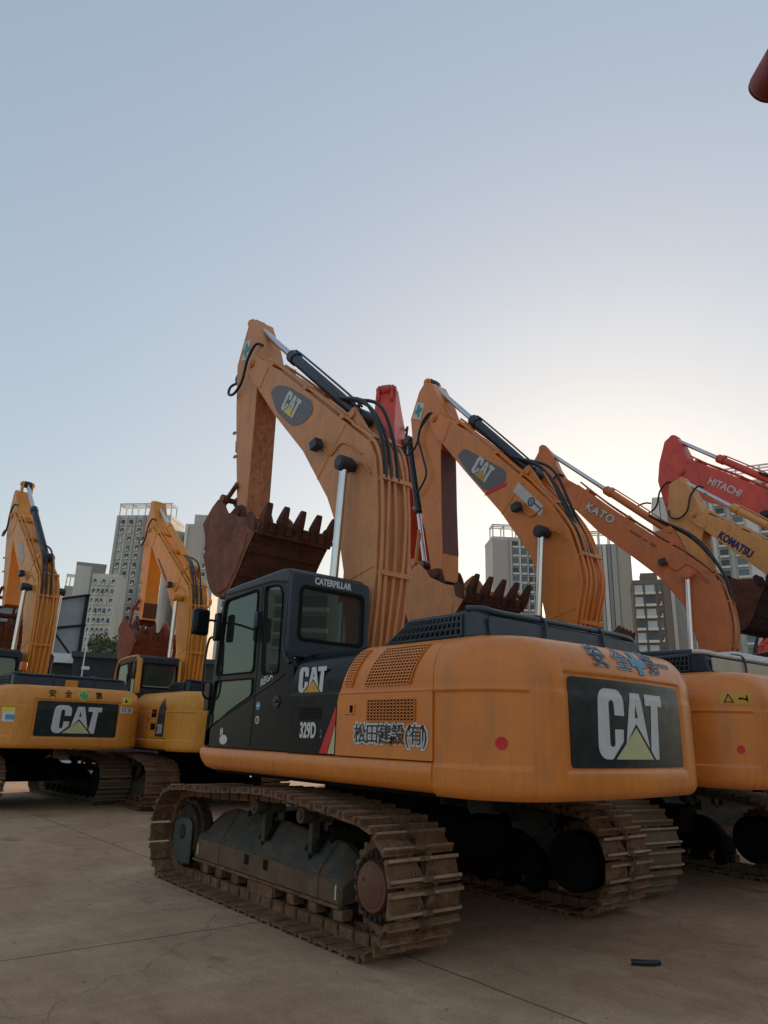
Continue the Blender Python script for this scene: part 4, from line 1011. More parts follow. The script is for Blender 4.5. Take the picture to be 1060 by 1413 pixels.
# ---- 4 and 5: only their raised arms are in view
E4=excavator('crawler_excavator','warm yellow excavator at the right edge with blue lettering on its boom',(-1.66,-11.43,-3.9),
  dict(style='k',st_=sty(YK),paint=YK,boom_mat=YK,detail=0,louvres=False,mirror=False,track_mat=TRG,
   bt=[(3.21,7.07),(2.9,6.85),(2.61,6.64),(1.71,5.98),(1.1,5.52),(.5,5.05),(.2,4.75),(.02,4.4),(-.08,3.9),(-.08,3.35),(.02,2.6),(.12,2.0),(.22,1.75)],
   bb=[(.62,1.75),(.66,2.3),(.56,3.0),(.60,3.5),(.80,4.0),(1.2,4.6),(1.81,5.21),(2.83,6.22),(3.31,6.70)],pin=(3.40,7.02),cyl=(.62,4.5),armb=(1.30,6.02),armr=(3.72,8.02),armfrac=.50,armcyl_mat=YK,lamp=(1.3,5.3),
   brk=[(1.0,5.5),(1.6,5.95),(1.3,6.0),(1.2,5.95)],st=[(3.70,8.08),(4.02,8.0),(4.12,7.38),(4.09,6.78),(3.9,6.0),(3.60,4.72),(3.25,4.72),(3.22,5.6),(3.30,6.4),(3.14,6.77),(3.3,7.3),(3.52,7.85)],stick_hose=True,cap_mat=YK,bucket=(-.30,.55,-8),bucket_mat=mat('dark_bucket_steel',(.035,.022,.022),.7,var=.3,scale=2.5,spec=.3),bucket_side=RU))
pk=E4['T']([(2.46,6.06)])[0]
text('boom_lettering',"KOMATSU",.25,side(pk[0],pk[1],.268,rot=-42),NVY,E4['boom'],bold=.045,xs=.82)
text('small_number',"2",.12,side(pk[0]-.80,pk[1]-.42,.268,rot=-42),mat('brown_decal',(.14,.06,.02),.6),E4['boom'],bold=.01)
text('small_number',"88",.14,side(pk[0]-.80,pk[1]-.62,.268,rot=-42),mat('brown_decal',(.14,.06,.02),.6),E4['boom'],bold=.02)
E5=excavator('crawler_excavator','tall red excavator behind the warm yellow one, its boom lettered in white',(0,-14.5,0),
  dict(style='k',st_=sty(RD),paint=RD,boom_mat=RD,detail=0,louvres=False,mirror=False,scale=1.18,track_mat=TRG,
   bt=[(2.62,8.2),(2.2,7.9),(1.76,7.60),(.86,6.93),(.3,6.45),(-.2,5.9),(-.45,5.4),(-.5,4.9),(-.45,4.2),(-.35,3.5),(-.15,2.7),(.05,2.1),(.22,1.75)],
   bb=[(.62,1.75),(.55,2.5),(.35,3.4),(.35,4.3),(.5,5.2),(.95,6.05),(1.50,6.54),(2.50,7.15)],pin=(2.80,7.88),cyl=(.20,4.9),armb=(.62,7.02),armr=(3.02,8.90),armfrac=.55,armcyl_mat=RD,lamp=(.95,6.35),
   brk=[(.4,6.55),(1.0,7.0),(.8,7.0),(.6,6.95)],st=[(3.02,8.96),(3.22,8.85),(3.42,8.3),(3.50,7.82),(3.35,7.0),(3.05,5.2),(2.78,5.2),(2.76,6.2),(2.70,7.0),(2.60,7.7),(2.68,8.3),(2.85,8.80)],J=(3.25,5.6),end=(2.92,5.25),nobucket=True,bucket=(.35,0,-10),cap_mat=RD,bucket_mat=RU,bucket_side=RU))
pk=E5['T']([(1.80,7.22)])[0]
text('boom_lettering',"HITACHI",.24,side(pk[0],pk[1],.268,rot=-36),WH,E5['boom'],bold=.02,xs=.95)
# ---- 7 and 8: the row at the left
E7=excavator('crawler_excavator','yellow orange excavator at the left edge seen from behind, with a black letter plate',(11.84,.50,1.8),
  dict(style='cat',st_=STY_CAT,paint=YO,boom_mat=YO,detail=0,tyaw=1,track_mat=TRG,phi=-3.2,theta=-9,pipes=4,armcyl_mat=BL,armr=(3.30,8.40),bucket=(.3,-.3,0),bucket_side=RU,bw=.6,link_mat=RU,mirror=False))
cw_details(E7,tri=PYD)
for ch,dt in(('安',-.55),('全',-.25),('第',.36)): text('safety_letter',ch,.15,cwt(c+dt,2.16,.006),DK,E7['cw'],bold=.005,thick=.003,sub=.06)
plate('cross_edge',[[(x*1.15,y*1.05) for x,y in cross]],cwt(c+.05,2.16,.004),YD,E7['cw'],thick=.003,sub=.05)
plate('safety_cross',[[(x*.9,y*.85) for x,y in cross]],cwt(c+.05,2.16,.007),GRD,E7['cw'],thick=.003,sub=.05)
plate('warning_label',[rrect(-.12,.12,-.07,.07,.004)],cwt(c+.98,2.10,.006),YD,E7['cw'],thick=.003,sub=.06)
plate('warning_triangle',[[(-.07,-.04),(.0,-.04),(-.035,.04)]],cwt(c+.98,2.10,.010),DK,E7['cw'],thick=.002)
text('number_label','F2 31',.10,cwt(c+.98,1.915,.010),DK,E7['cw'],bold=.0)
plate('white_label',[rrect(-.15,.15,-.055,.055,.004)],cwt(c+.98,1.915,.004),WH,E7['cw'],thick=.003,sub=.06)
plate('yellow_label',[rrect(-.08,.08,-.055,.055,.004)],cwt(c+1.10,1.74,-.006),YD,E7['cw'],thick=.003)
plate('yellow_label',[rrect(-.13,.13,-.05,.05,.004)],cwt(c-1.30,1.84,-.008),YD,E7['cw'],thick=.003,sub=.06)
plate('white_label',[rrect(-.16,.16,-.09,.09,.004)],cwt(c-1.24,1.71,-.006),WH,E7['cw'],thick=.003,sub=.06)
plate('label_picture',[rrect(-.09,.10,-.05,.04,.004)],cwt(c-1.24,1.71,-.002),CYD,E7['cw'],thick=.002,sub=.06)
boxo('deck_lamp_box',-2.62,-2.50,-.05,.19,2.31,2.46,YO,E7['root'],bevel=.01)
boxo('amber_lamp',-2.0,-1.88,.80,.92,2.62,2.80,AMBL,E7['root'],bevel=.02)
cylo('lamp_post',(-1.94,.86,2.3),(-1.94,.86,2.62),.018,BL,E7['root'])
bpch=E7['T']([(2.2,6.3),(1.95,6.35),(1.45,5.75),(1.62,5.55)]); plate('grey_panel',[bpch],lambda u,v,w:(u,.265+w,v),mat('grey_tape',(.42,.42,.42),.6),E7['boom'],thick=.004)
S8=sty(YL,roof=BL,hood=BL); S8['panel']=YL; S8['cab']=YL; S8['rear']=BL; S8['pillars']=YL; S8['cab']=BL
E8=excavator('crawler_excavator','yellow excavator with an upright yellow cab frame, between the left-edge machine and the front one',(10.25,-2.64,-2.4),
  dict(style='k',st_=S8,paint=YL,boom_mat=YL,detail=0,tyaw=-1.2,track_mat=TR,louvres=False,phi=-3.5,theta=4,armcyl_mat=YL,cap_mat=YL,bucket=(.1,-.15,0),stick_back=RU,back_top=6.0,bucket_side=RU2,mirror=False))
plate('dark_stripe',[[(-1.72,1.42),(-2.16,1.42),(-2.16,1.98),(-1.95,2.2),(-1.80,1.98)]],lambda u,v,w:(u,HW-inset(v)+.006+w,v),BL,E8['door'],thick=.004,sub=.1)
text('model_number','200',.26,side(-1.945,1.56,HW+.012),WH,E8['door'],bold=.01,xs=.68)
for a,b_ in((1.80,1.96),(1.55,1.68)):
    plate('door_vent',[rrect(-1.68,-1.42,a,b_,.01)],lambda u,v,w:(u,HW+.003+w,v),DK,E8['door'],thick=.004)
plate('white_label',[rrect(-.15,.15,-.05,.05,.01)],cwt(c-.15,1.78,-.008),WH,E8['cw'],thick=.003,sub=.06)
plate('label_mark',[rrect(-.10,.02,-.02,.02,.005)],cwt(c-.15,1.78,-.004),BLD,E8['cw'],thick=.002)
bpch=E8['T']([(2.36,6.30),(2.42,6.28),(1.62,5.44),(1.58,5.50)]); plate('blue_strip',[bpch],lambda u,v,w:(u,.265+w,v),NVY,E8['boom'],thick=.004)
# ---- 6: red machine far behind, boom raised
E6=excavator('crawler_excavator','red excavator in the second row, its raised boom showing just behind the front boom',(9.1,-9.95,123),
  dict(style='k',st_=sty(RD),paint=RD,boom_mat=RD,detail=0,louvres=False,mirror=False,scale=1.27,track_mat=TRG,phi=-13,theta=-2,armcyl_mat=RD,cap_mat=RD,bucket=(-.1,0,0)))
# ---- 9: yellow machine far behind
E9=excavator('crawler_excavator','yellow excavator far back, only a yellow patch seen left of the second bucket',(12.3,-12.1,-20),
  dict(style='k',st_=sty(YL),paint=YL,boom_mat=YL,detail=0,louvres=False,mirror=False,scale=1.0,track_mat=TRG,phi=-22,armcyl_mat=YL,cap_mat=YL))
# ---- 10: red machine at the right, only the end of its arm in view
E10=excavator('crawler_excavator','red excavator outside the right edge, only the round end of its raised arm in view',(-8.05,-5.78,50),
  dict(style='k',st_=sty(RD),paint=RD,boom_mat=RD,detail=0,louvres=False,mirror=False,track_mat=TR,armcyl_mat=RD,cap_mat=RD,theta=112,armr=(3.2,8.45),nobucket=True,stick_hose=False))
# ---- 11: red machine at the far right
E11=excavator('crawler_excavator','bright red excavator far back at the right edge, under the dark bucket',(5.0,-22.0,-130),
  dict(style='k',st_=sty(RD),paint=RD,boom_mat=mat('bright_red_paint',(.70,.07,.04),.45,var=.12,scale=1.5),detail=0,louvres=False,mirror=False,track_mat=TRG,armcyl_mat=RD,cap_mat=RD))
# ------------------------------------------------------------------ camera
cam=bpy.data.cameras.new('camera'); co=bpy.data.objects.new('camera',cam); COL.objects.link(co); SC.camera=co
CX,CY_,CZ=-6.287,5.365,1.56; yaw,pit,rol=R(-39.997),R(17.334),R(1.681)
f=Vector((math.cos(yaw)*math.cos(pit),math.sin(yaw)*math.cos(pit),math.sin(pit)))
rt=Vector((math.sin(yaw),-math.cos(yaw),0)); up=rt.cross(f)
r2=rt*math.cos(rol)+up*math.sin(rol); u2=-rt*math.sin(rol)+up*math.cos(rol)
M=Matrix((( r2.x,u2.x,-f.x,CX),(r2.y,u2.y,-f.y,CY_),(r2.z,u2.z,-f.z,CZ),(0,0,0,1)))
co.matrix_world=M
cam.sensor_fit='VERTICAL'; cam.sensor_height=36; cam.lens=36*990.105/1413; cam.clip_end=3000; cam.clip_start=.05
SC.render.resolution_x=768; SC.render.resolution_y=1024
def az_pt(az,d,z=0): return (CX+d*math.cos(R(az)),CY_+d*math.sin(R(az)),z)
#--SETTING--
# ------------------------------------------------------------------ ground
def ground():
    m,nt,b=_new('concrete_ground')
    tc=N(nt,'ShaderNodeTexCoord')
    n1=N(nt,'ShaderNodeTexNoise'); n1.inputs['Scale'].default_value=.45; n1.inputs['Detail'].default_value=10; n1.inputs['Roughness'].default_value=.65
    n2=N(nt,'ShaderNodeTexNoise'); n2.inputs['Scale'].default_value=3.2; n2.inputs['Detail'].default_value=12; n2.inputs['Roughness'].default_value=.7; n2.inputs['Distortion'].default_value=.6
    n3=N(nt,'ShaderNodeTexNoise'); n3.inputs['Scale'].default_value=60; n3.inputs['Detail'].default_value=4
    for n in(n1,n2,n3): nt.links.new(tc.outputs['Object'],n.inputs['Vector'])
    c1=N(nt,'ShaderNodeValToRGB'); e=c1.color_ramp.elements; e[0].position=.36; e[0].color=(.37,.215,.13,1); e[1].position=.66; e[1].color=(.52,.355,.225,1)
    x=c1.color_ramp.elements.new(.5); x.color=(.44,.275,.165,1)
    nt.links.new(n1.outputs['Fac'],c1.inputs['Fac'])
    c2=N(nt,'ShaderNodeValToRGB'); e=c2.color_ramp.elements; e[0].position=.32; e[0].color=(.80,.79,.78,1); e[1].position=.72; e[1].color=(1.15,1.13,1.10,1)
    nt.links.new(n2.outputs['Fac'],c2.inputs['Fac'])
    mx=N(nt,'ShaderNodeMixRGB',blend_type='MULTIPLY'); mx.inputs['Fac'].default_value=1; nt.links.new(c1.outputs['Color'],mx.inputs['Color1']); nt.links.new(c2.outputs['Color'],mx.inputs['Color2'])
    c3=N(nt,'ShaderNodeValToRGB'); e=c3.color_ramp.elements; e[0].position=.35; e[0].color=(.86,.86,.86,1); e[1].position=.65; e[1].color=(1.12,1.12,1.12,1)
    nt.links.new(n3.outputs['Fac'],c3.inputs['Fac'])
    m2=N(nt,'ShaderNodeMixRGB',blend_type='MULTIPLY'); m2.inputs['Fac'].default_value=1; nt.links.new(mx.outputs['Color'],m2.inputs['Color1']); nt.links.new(c3.outputs['Color'],m2.inputs['Color2'])
    # oil spots
    n4=N(nt,'ShaderNodeTexNoise'); n4.inputs['Scale'].default_value=1.5; n4.inputs['Detail'].default_value=5; nt.links.new(tc.outputs['Object'],n4.inputs['Vector'])
    c4=N(nt,'ShaderNodeValToRGB'); e=c4.color_ramp.elements; e[0].position=.62; e[0].color=(1,1,1,1); e[1].position=.74; e[1].color=(.55,.53,.52,1)
    nt.links.new(n4.outputs['Fac'],c4.inputs['Fac'])
    m3=N(nt,'ShaderNodeMixRGB',blend_type='MULTIPLY'); m3.inputs['Fac'].default_value=.8; nt.links.new(m2.outputs['Color'],m3.inputs['Color1']); nt.links.new(c4.outputs['Color'],m3.inputs['Color2'])
    # long scrapes and faint track marks
    for k_,(sc,rot,lo,hi,fac,colr) in enumerate((((.7,14,1),35,.56,.70,.45,(.62,.60,.57,1)),((14,.5,1),-12,.58,.72,.40,(1.45,1.4,1.32,1)),((1.1,26,1),-48,.60,.70,.35,(.6,.57,.54,1)))):
        mpk=N(nt,'ShaderNodeMapping'); mpk.inputs['Scale'].default_value=sc; mpk.inputs['Rotation'].default_value=(0,0,R(rot)); nt.links.new(tc.outputs['Object'],mpk.inputs['Vector'])
        nk=N(nt,'ShaderNodeTexNoise'); nk.inputs['Scale'].default_value=.8; nk.inputs['Detail'].default_value=7; nk.inputs['Roughness'].default_value=.6; nk.inputs['Distortion'].default_value=.5; nt.links.new(mpk.outputs['Vector'],nk.inputs['Vector'])
        ck=N(nt,'ShaderNodeValToRGB'); ek=ck.color_ramp.elements; ek[0].position=lo; ek[0].color=(1,1,1,1); ek[1].position=hi; ek[1].color=colr; nt.links.new(nk.outputs['Fac'],ck.inputs['Fac'])
        mk=N(nt,'ShaderNodeMixRGB',blend_type='MULTIPLY'); mk.inputs['Fac'].default_value=fac; nt.links.new(m3.outputs['Color'],mk.inputs['Color1']); nt.links.new(ck.outputs['Color'],mk.inputs['Color2']); m3=mk
    # hairline cracks
    vo=N(nt,'ShaderNodeTexVoronoi',feature='DISTANCE_TO_EDGE'); vo.inputs['Scale'].default_value=.33
    nw=N(nt,'ShaderNodeTexNoise'); nw.inputs['Scale'].default_value=1.3; nw.inputs['Detail'].default_value=8; nt.links.new(tc.outputs['Object'],nw.inputs['Vector'])
    vw=N(nt,'ShaderNodeVectorMath',operation='MULTIPLY_ADD'); vw.inputs[1].default_value=(.9,.9,0); nt.links.new(nw.outputs['Color'],vw.inputs[0]); nt.links.new(tc.outputs['Object'],vw.inputs[2]); nt.links.new(vw.outputs[0],vo.inputs['Vector'])
    lt=N(nt,'ShaderNodeMath',operation='LESS_THAN'); lt.inputs[1].default_value=.0016; nt.links.new(vo.outputs['Distance'],lt.inputs[0])
    gt=N(nt,'ShaderNodeMath',operation='MULTIPLY'); nt.links.new(lt.outputs[0],gt.inputs[0]); nt.links.new(n1.outputs['Fac'],gt.inputs[1])
    mc=N(nt,'ShaderNodeMixRGB'); nt.links.new(gt.outputs[0],mc.inputs['Fac']); nt.links.new(m3.outputs['Color'],mc.inputs['Color1']); mc.inputs['Color2'].default_value=(.07,.055,.04,1); m3=mc
    # slab joints
    sp=N(nt,'ShaderNodeSeparateXYZ'); mp=N(nt,'ShaderNodeMapping'); mp.inputs['Location'].default_value=(.35,-1.22,0); mp.inputs['Rotation'].default_value=(0,0,R(1.5))
    nd=N(nt,'ShaderNodeTexNoise'); nd.inputs['Scale'].default_value=2; nd.inputs['Detail'].default_value=4
    nt.links.new(tc.outputs['Object'],nd.inputs['Vector'])
    va=N(nt,'ShaderNodeVectorMath',operation='MULTIPLY_ADD'); va.inputs[1].default_value=(.05,.05,0); nt.links.new(nd.outputs['Color'],va.inputs[0]); nt.links.new(tc.outputs['Object'],va.inputs[2])
    nt.links.new(va.outputs[0],mp.inputs['Vector']); nt.links.new(mp.outputs['Vector'],sp.inputs['Vector'])
    js=[]
    for ax in('X','Y'):
        w=N(nt,'ShaderNodeMath',operation='PINGPONG'); w.inputs[1].default_value=2.5; nt.links.new(sp.outputs[ax],w.inputs[0])
        l=N(nt,'ShaderNodeMath',operation='LESS_THAN'); l.inputs[1].default_value=.012; nt.links.new(w.outputs[0],l.inputs[0]); js.append(l)
    mxm=N(nt,'ShaderNodeMath',operation='MAXIMUM'); nt.links.new(js[0].outputs[0],mxm.inputs[0]); nt.links.new(js[1].outputs[0],mxm.inputs[1])
    ml=N(nt,'ShaderNodeMath',operation='MULTIPLY'); ml.inputs[1].default_value=.65; nt.links.new(mxm.outputs[0],ml.inputs[0])
    m4=N(nt,'ShaderNodeMixRGB'); nt.links.new(ml.outputs[0],m4.inputs['Fac']); nt.links.new(m3.outputs['Color'],m4.inputs['Color1']); m4.inputs['Color2'].default_value=(.04,.035,.03,1)
    nt.links.new(m4.outputs['Color'],b.inputs['Base Color']); b.inputs['Roughness'].default_value=.85; b.inputs['Specular IOR Level'].default_value=.3
    bp=N(nt,'ShaderNodeBump'); bp.inputs['Strength'].default_value=.35; bp.inputs['Distance'].default_value=.015
    ad=N(nt,'ShaderNodeMath',operation='MULTIPLY_ADD'); ad.inputs[1].default_value=.35; nt.links.new(n3.outputs['Fac'],ad.inputs[0]); nt.links.new(n2.outputs['Fac'],ad.inputs[2])
    nt.links.new(ad.outputs[0],bp.inputs['Height']); nt.links.new(bp.outputs['Normal'],b.inputs['Normal'])
    bm=bmesh.new(); s=1500
    vs=[bm.verts.new(p) for p in((-s,-s,0),(s,-s,0),(s,s,0),(-s,s,0))]; bm.faces.new(vs)
    tag(from_bm(bm,'ground',m,smooth=False),'bare stained concrete yard with slab joints',None,kind='structure')
    # far ground beyond the yard, its daylight brightness put into a paler sheet
    pm=mat('brightened_far_ground',(.55,.52,.46),.8,var=.1,scale=.5)
    a=R(-22); bm=bmesh.new()
    cx,cy=19,-6
    M_=Matrix.Translation((cx,cy,.004))@Matrix.Rotation(a,4,'Z')
    vs=[bm.verts.new(M_@Vector(p)) for p in((0,-120,0),(42,-120,0),(42,120,0),(0,120,0))]; bm.faces.new(vs)
    tag(from_bm(bm,'far_ground',pm,smooth=False),'far concrete ground beyond the rows of machines, its brightness painted in',None,kind='structure')
ground()
# ------------------------------------------------------------------ towers
TW=mat('tower_pale_wall',(.62,.61,.55),.8,var=.06,scale=.1,dirt=(.30,.29,.25),dirt_amt=.5,streak=True)
TT=mat('tower_tan_wall',(.52,.48,.41),.8,var=.06,scale=.1,dirt=(.25,.23,.19),dirt_amt=.4,streak=True)
TG=mat('tower_grey_wall',(.33,.33,.31),.8,var=.06,scale=.1,dirt=(.15,.15,.14),dirt_amt=.4,streak=True)
TM=mat('tower_mid_wall',(.45,.44,.40),.8,var=.06,scale=.1)
TB_=mat('tower_brown_wall',(.2,.155,.125),.8,var=.08,scale=.2)
TPK=mat('tower_pinkish_wall',(.48,.42,.38),.8,var=.05,scale=.1)
WG=mat('window_glass_dark',(.035,.045,.05),.12,var=.3,scale=.4)
WB=mat('window_glass_blue',(.10,.15,.18),.12,var=.3,scale=.4)
WL=mat('window_light',(.45,.48,.46),.4,var=.2,scale=.5)
WALLM=mat('balcony_slab',(.68,.67,.63),.8,var=.05,scale=.2)
BOXM={}
def unit_box(key,m):
    if key in BOXM: return BOXM[key]
    bm=bmesh.new(); bbox(bm,-.5,.5,-.5,.5,-.5,.5); me=bpy.data.meshes.new(key); bmesh.ops.recalc_face_normals(bm,faces=bm.faces); bm.to_mesh(me); bm.free(); me.materials.append(m); BOXM[key]=me; return me
def ub(name,key,m,parent,x,y,z,sx,sy,sz):
    o=bpy.data.objects.new(name,unit_box(key,m)); COL.objects.link(o); o.parent=parent; o.location=(x,y,z); o.scale=(sx,sy,sz); return o
def tower(label,azc,dist,W,D,H,yaw,strips,wall,name='apartment_tower',roof=None,floor=3.0,sidestrips=None,group='apartment towers beyond the yard'):
    """local x = right as seen from the yard, y = away; yaw turns the block"""
    p=az_pt(azc,dist); root=empty(name,p,azc-90+yaw,label,'building',group)
    boxo('wall',-W/2,W/2,0,D,0,H,wall,root)
    nf=int(H/floor); cnt=[0]; extra=bmesh.new(); ex=[0]
    ledge=bmesh.new(); lc=[0]
    def led(x,y,z,sx,sy,sz):
        lc[0]+=1
        if lc[0]<=95: ub('ledge','box_ledge',WALLM,root,x,y,z,sx,sy,sz)
        else: bbox(ledge,x-sx/2,x+sx/2,y-sy/2,y+sy/2,z-sz/2,z+sz/2)
    for face,L,ss in(('front',W,strips),('side',D,sidestrips or [])):
        for (u0,u1,kind,m) in ss:
            a=-L/2+u0*L; b_=-L/2+u1*L; w=b_-a; cx=(a+b_)/2
            def place(u,out,sx,sy): 
                # front: plane y=0 ; side: the left or right end wall
                if face=='front': return (u,-out,sx,sy)
                return (W/2+out if sidestrips_side>0 else -W/2-out, u+D/2, sy, sx)
            sidestrips_side=1 if azc<-35 and False else side_sign
            if kind=='fin':
                x,y,sx,sy=place(cx,.45,w,.9); ub('pier','box_'+m.name,m,root,x,y,H/2+.4,sx,sy,H+.8)
            elif kind=='face':
                x,y,sx,sy=place(cx,.12,w,.24); ub('wall_band','box_'+m.name,m,root,x,y,H/2,sx,sy,H-.2)
            else:
                for fl in range(1,nf+1):
                    z=H-fl*floor+1.6
                    if kind=='win':
                        x,y,sx,sy=place(cx,.14,w*.55,.30)
                        mm=m if random.random()<.72 else (WB if random.random()<.6 else WL)
                        if cnt[0]<95: ub('window','box_'+mm.name,mm,root,x,y,z,sx,sy,1.5); cnt[0]+=1
                        else: bbox(extra,x-sx/2,x+sx/2,y-sy/2,y+sy/2,z-.75,z+.75); ex[0]+=1
                        if (fl*7+int(u0*40))%3 and cnt[0]<95: x,y,sx,sy=place(cx+w*.2,.5,w*.22,.6); ub('air_conditioner','box_ac',WALLM,root,x,y,z-.45,sx,sy,.6)
                        x,y,sx,sy=place(cx,.45,w*.72,.75); led(x,y,z-.97,sx,sy,.36)
                    elif kind=='balc':
                        x,y,sx,sy=place(cx,.14,w*.86,.30)
                        mm=m if random.random()<.7 else (WG if random.random()<.6 else WL)
                        if cnt[0]<95: ub('window','box_'+mm.name,mm,root,x,y,z+.1,sx,sy,2.0); cnt[0]+=1
                        else: bbox(extra,x-sx/2,x+sx/2,y-sy/2,y+sy/2,z-.9,z+1.1); ex[0]+=1
                        x,y,sx,sy=place(cx,.65,w*.96,1.1); led(x,y,z-1.05,sx,sy,.6)
    if ex[0]: o=from_bm(extra,'windows',WG,root,smooth=False); o['kind']='stuff'
    else: extra.free()
    if len(ledge.verts): o=from_bm(ledge,'ledges',WALLM,root,smooth=False); o['kind']='stuff'
    else: ledge.free()
    # parapet and roof frame
    bm=bmesh.new(); bbox(bm,-W/2-.1,W/2+.1,-.1,.25,H,H+1.1); bbox(bm,-W/2-.1,-W/2+.2,.25,D,H,H+1.1); bbox(bm,W/2-.2,W/2+.1,.25,D,H,H+1.1); from_bm(bm,'parapet',wall,root,smooth=False)
    if roof=='frame':
        bm=bmesh.new()
        for x in(-W/2+.3,-W/4,0,W/4,W/2-.3):
            for y in(.3,D*.4): bbox(bm,x-.2,x+.2,y-.2,y+.2,H+1.1,H+4.6)
            bbox(bm,x-.2,x+.2,-.2,D*.4+.5,H+4.6,H+5.1)
        for y in(.3,D*.2,D*.4): bbox(bm,-W/2,W/2,y-.2,y+.2,H+5.1,H+5.5)
        from_bm(bm,'roof_frame',WALLM,root,smooth=False)
    if roof=='box':
        boxo('roof_house',-W*.25,W*.2,D*.2,D*.6,H,H+3.4,wall,root)
    return root
side_sign=1
# left group
tower('pale tower with open roof frame and rows of air-conditioner niches, tallest of the left group',-20.85,250,19,12,70.5,-26,
   [(0,.05,'fin',TM),(.06,.16,'win',WG),(.17,.20,'fin',TW),(.21,.31,'win',WG),(.33,.36,'fin',TM),(.38,.48,'win',WG),(.50,.55,'fin',TG),(.57,.66,'win',WG),(.68,.76,'win',WG),(.79,.99,'face',TW)],TW,roof='frame')
tower('grey recessed tower with dark windows, just right of the tower with the open roof frame',-23.5,258,9,12,68,-8,
   [(.05,.14,'fin',TW),(.2,.42,'win',WG),(.48,.7,'win',WG),(.76,.94,'win',WG)],TG)
t=tower('tan tower with a white lattice box on its roof, right end of the left group',-25.3,245,11,14,68,-12,
   [(.0,.08,'fin',WALLM),(.60,.76,'win',WG),(.80,.94,'win',WG),(.10,.56,'face',TT)],TT)
bm=bmesh.new()
for i in range(8):
    for j in range(5): bbox(bm,-3+i*.8,-2.35+i*.8,.4,1,68.9+j*.8,69.55+j*.8)
bbox(bm,-3,3.3,1,4,68.6,72.8); from_bm(bm,'lattice_box',WALLM,t,smooth=False)
tower('lower pale tower row with close windows, left foot of the tallest left tower',-18.6,235,7.5,10,46,-20,
   [(.03,.2,'win',WG),(.22,.38,'win',WG),(.40,.56,'win',WG),(.58,.74,'win',WG),(.78,.96,'win',WG)],TW)
tower('grey narrow tower left of the white lattice group, pale tiled left side',-17.55,262,9.5,12,54.5,0,[(.0,.52,'face',TW)],TG)
tower('short grey block with a small open roof frame, leftmost tower in view',-16.55,280,6,10,49,0,[],TG,roof='frame')
tower('pale banded block with dark balconies, low between the left towers and the front cab',-28.9,200,13,12,39,-10,[(.08,.30,'balc',WG),(.34,.6,'balc',WG),(.66,.95,'balc',WG)],TW)
# middle and right group
tower('pinkish tower with a blank left wall and blue balconies, between the first two booms',-50.85,235,16,12,65,14,
   [(0,.34,'face',TPK),(.35,.40,'fin',TM),(.41,.54,'balc',WB),(.55,.58,'fin',WALLM),(.59,.70,'balc',WB),(.71,.74,'fin',TM),(.75,.84,'balc',WG),(.86,.97,'balc',WG)],TW,roof='frame')
tower('tower with tall grey piers and a blank right wall, between the second and third booms',-58.1,225,12,12,59,6,
   [(.01,.10,'balc',WG),(.12,.20,'balc',WG),(.22,.29,'fin',TM),(.31,.40,'fin',WALLM),(.42,.50,'fin',TG),(.52,.64,'fin',TM),(.67,.98,'face',TT)],TPK,roof='frame')
tower('dark brown mid-rise with pale window bands, low between two pale towers',-60.9,190,9,12,40,4,
   [(.04,.28,'balc',WL),(.32,.60,'balc',WL),(.66,.76,'win',WG),(.80,.97,'face',TB_)],TB_,roof='box')
tower('plain grey tower with a white corner column, behind the third boom',-63.1,210,11.5,14,68,4,
   [(.0,.14,'fin',WALLM),(.16,.30,'fin',TW)],TG)
tower('tower with a plain side and dark slits, behind the lower end of the third boom',-58.9,300,8,12,40,0,[(.2,.4,'win',WG),(.6,.8,'win',WG)],TM)
tower('pale tower with stacked balconies behind the boom with blue lettering',-67.6,215,24,14,72,0,
   [(.02,.05,'fin',WALLM),(.06,.15,'balc',WB),(.17,.21,'fin',WALLM),(.23,.33,'balc',WG),(.35,.38,'fin',TM),(.40,.52,'balc',WB),(.54,.66,'face',WALLM),(.68,.8,'balc',WG),(.84,.96,'balc',WG)],TW,roof='frame')
# towers out of view, seen only as reflections in the cab glass
tower('pale balcony tower beyond the left edge of the picture',31,150,14,14,30,10,[(.1,.3,'balc',WB),(.4,.6,'balc',WG),(.7,.9,'balc',WB)],TW)
tower('pale balcony tower behind the camera',-146,95,26,14,45,10,[(.1,.3,'balc',WG),(.4,.6,'balc',WG),(.7,.9,'balc',WG)],TW)
# ------------------------------------------------------------------ billboard seen from behind
p=az_pt(-15.3,46); root=empty('billboard',p,-17-90+14,'grey billboard seen from behind with black steel bracing, left behind the boom','billboard')
bm=bmesh.new()
pan=[(-4.2,4.4),(2.05,4.4),(2.2,9.3),(-4.2,7.5)]
a=[bm.verts.new((x,.6,z)) for x,z in pan]; b_=[bm.verts.new((x,.7,z)) for x,z in pan]
bm.faces.new(a); bm.faces.new(b_[::-1])
for i in range(4): bm.faces.new((a[i],a[(i+1)%4],b_[(i+1)%4],b_[i]))
from_bm(bm,'panel',mat('billboard_back',(.30,.32,.33),.6,var=.15,scale=.8),root,smooth=False)
bm=bmesh.new()
for x,zt in((-3.0,7.85),(-1.5,8.27),(.3,8.78),(2.0,9.25)):
    bbox(bm,x-.09,x+.09,.30,.5,0,zt)
for z0,z1 in((4.8,5.3),(6.1,7.4),(7.45,9.25)):
    btube(bm,[(-4.2,.25,z0),(2.1,.25,z1)],.09,5,1)
for x0,z0,x1,z1 in((-3,4.6,-1.5,6.8),(-1.5,6.8,.3,4.8),(.3,6.9,2.0,5.0),(-1.5,4.8,.3,7.2)):
    btube(bm,[(x0,.15,z0),(x1,.15,z1)],.07,5,1)
from_bm(bm,'steel_bracing',BK,root)
p=az_pt(-17.4,44); root=empty('low_building',p,-17.4-90,'dark green low shed with a pale roof edge, under the grey billboard','building')
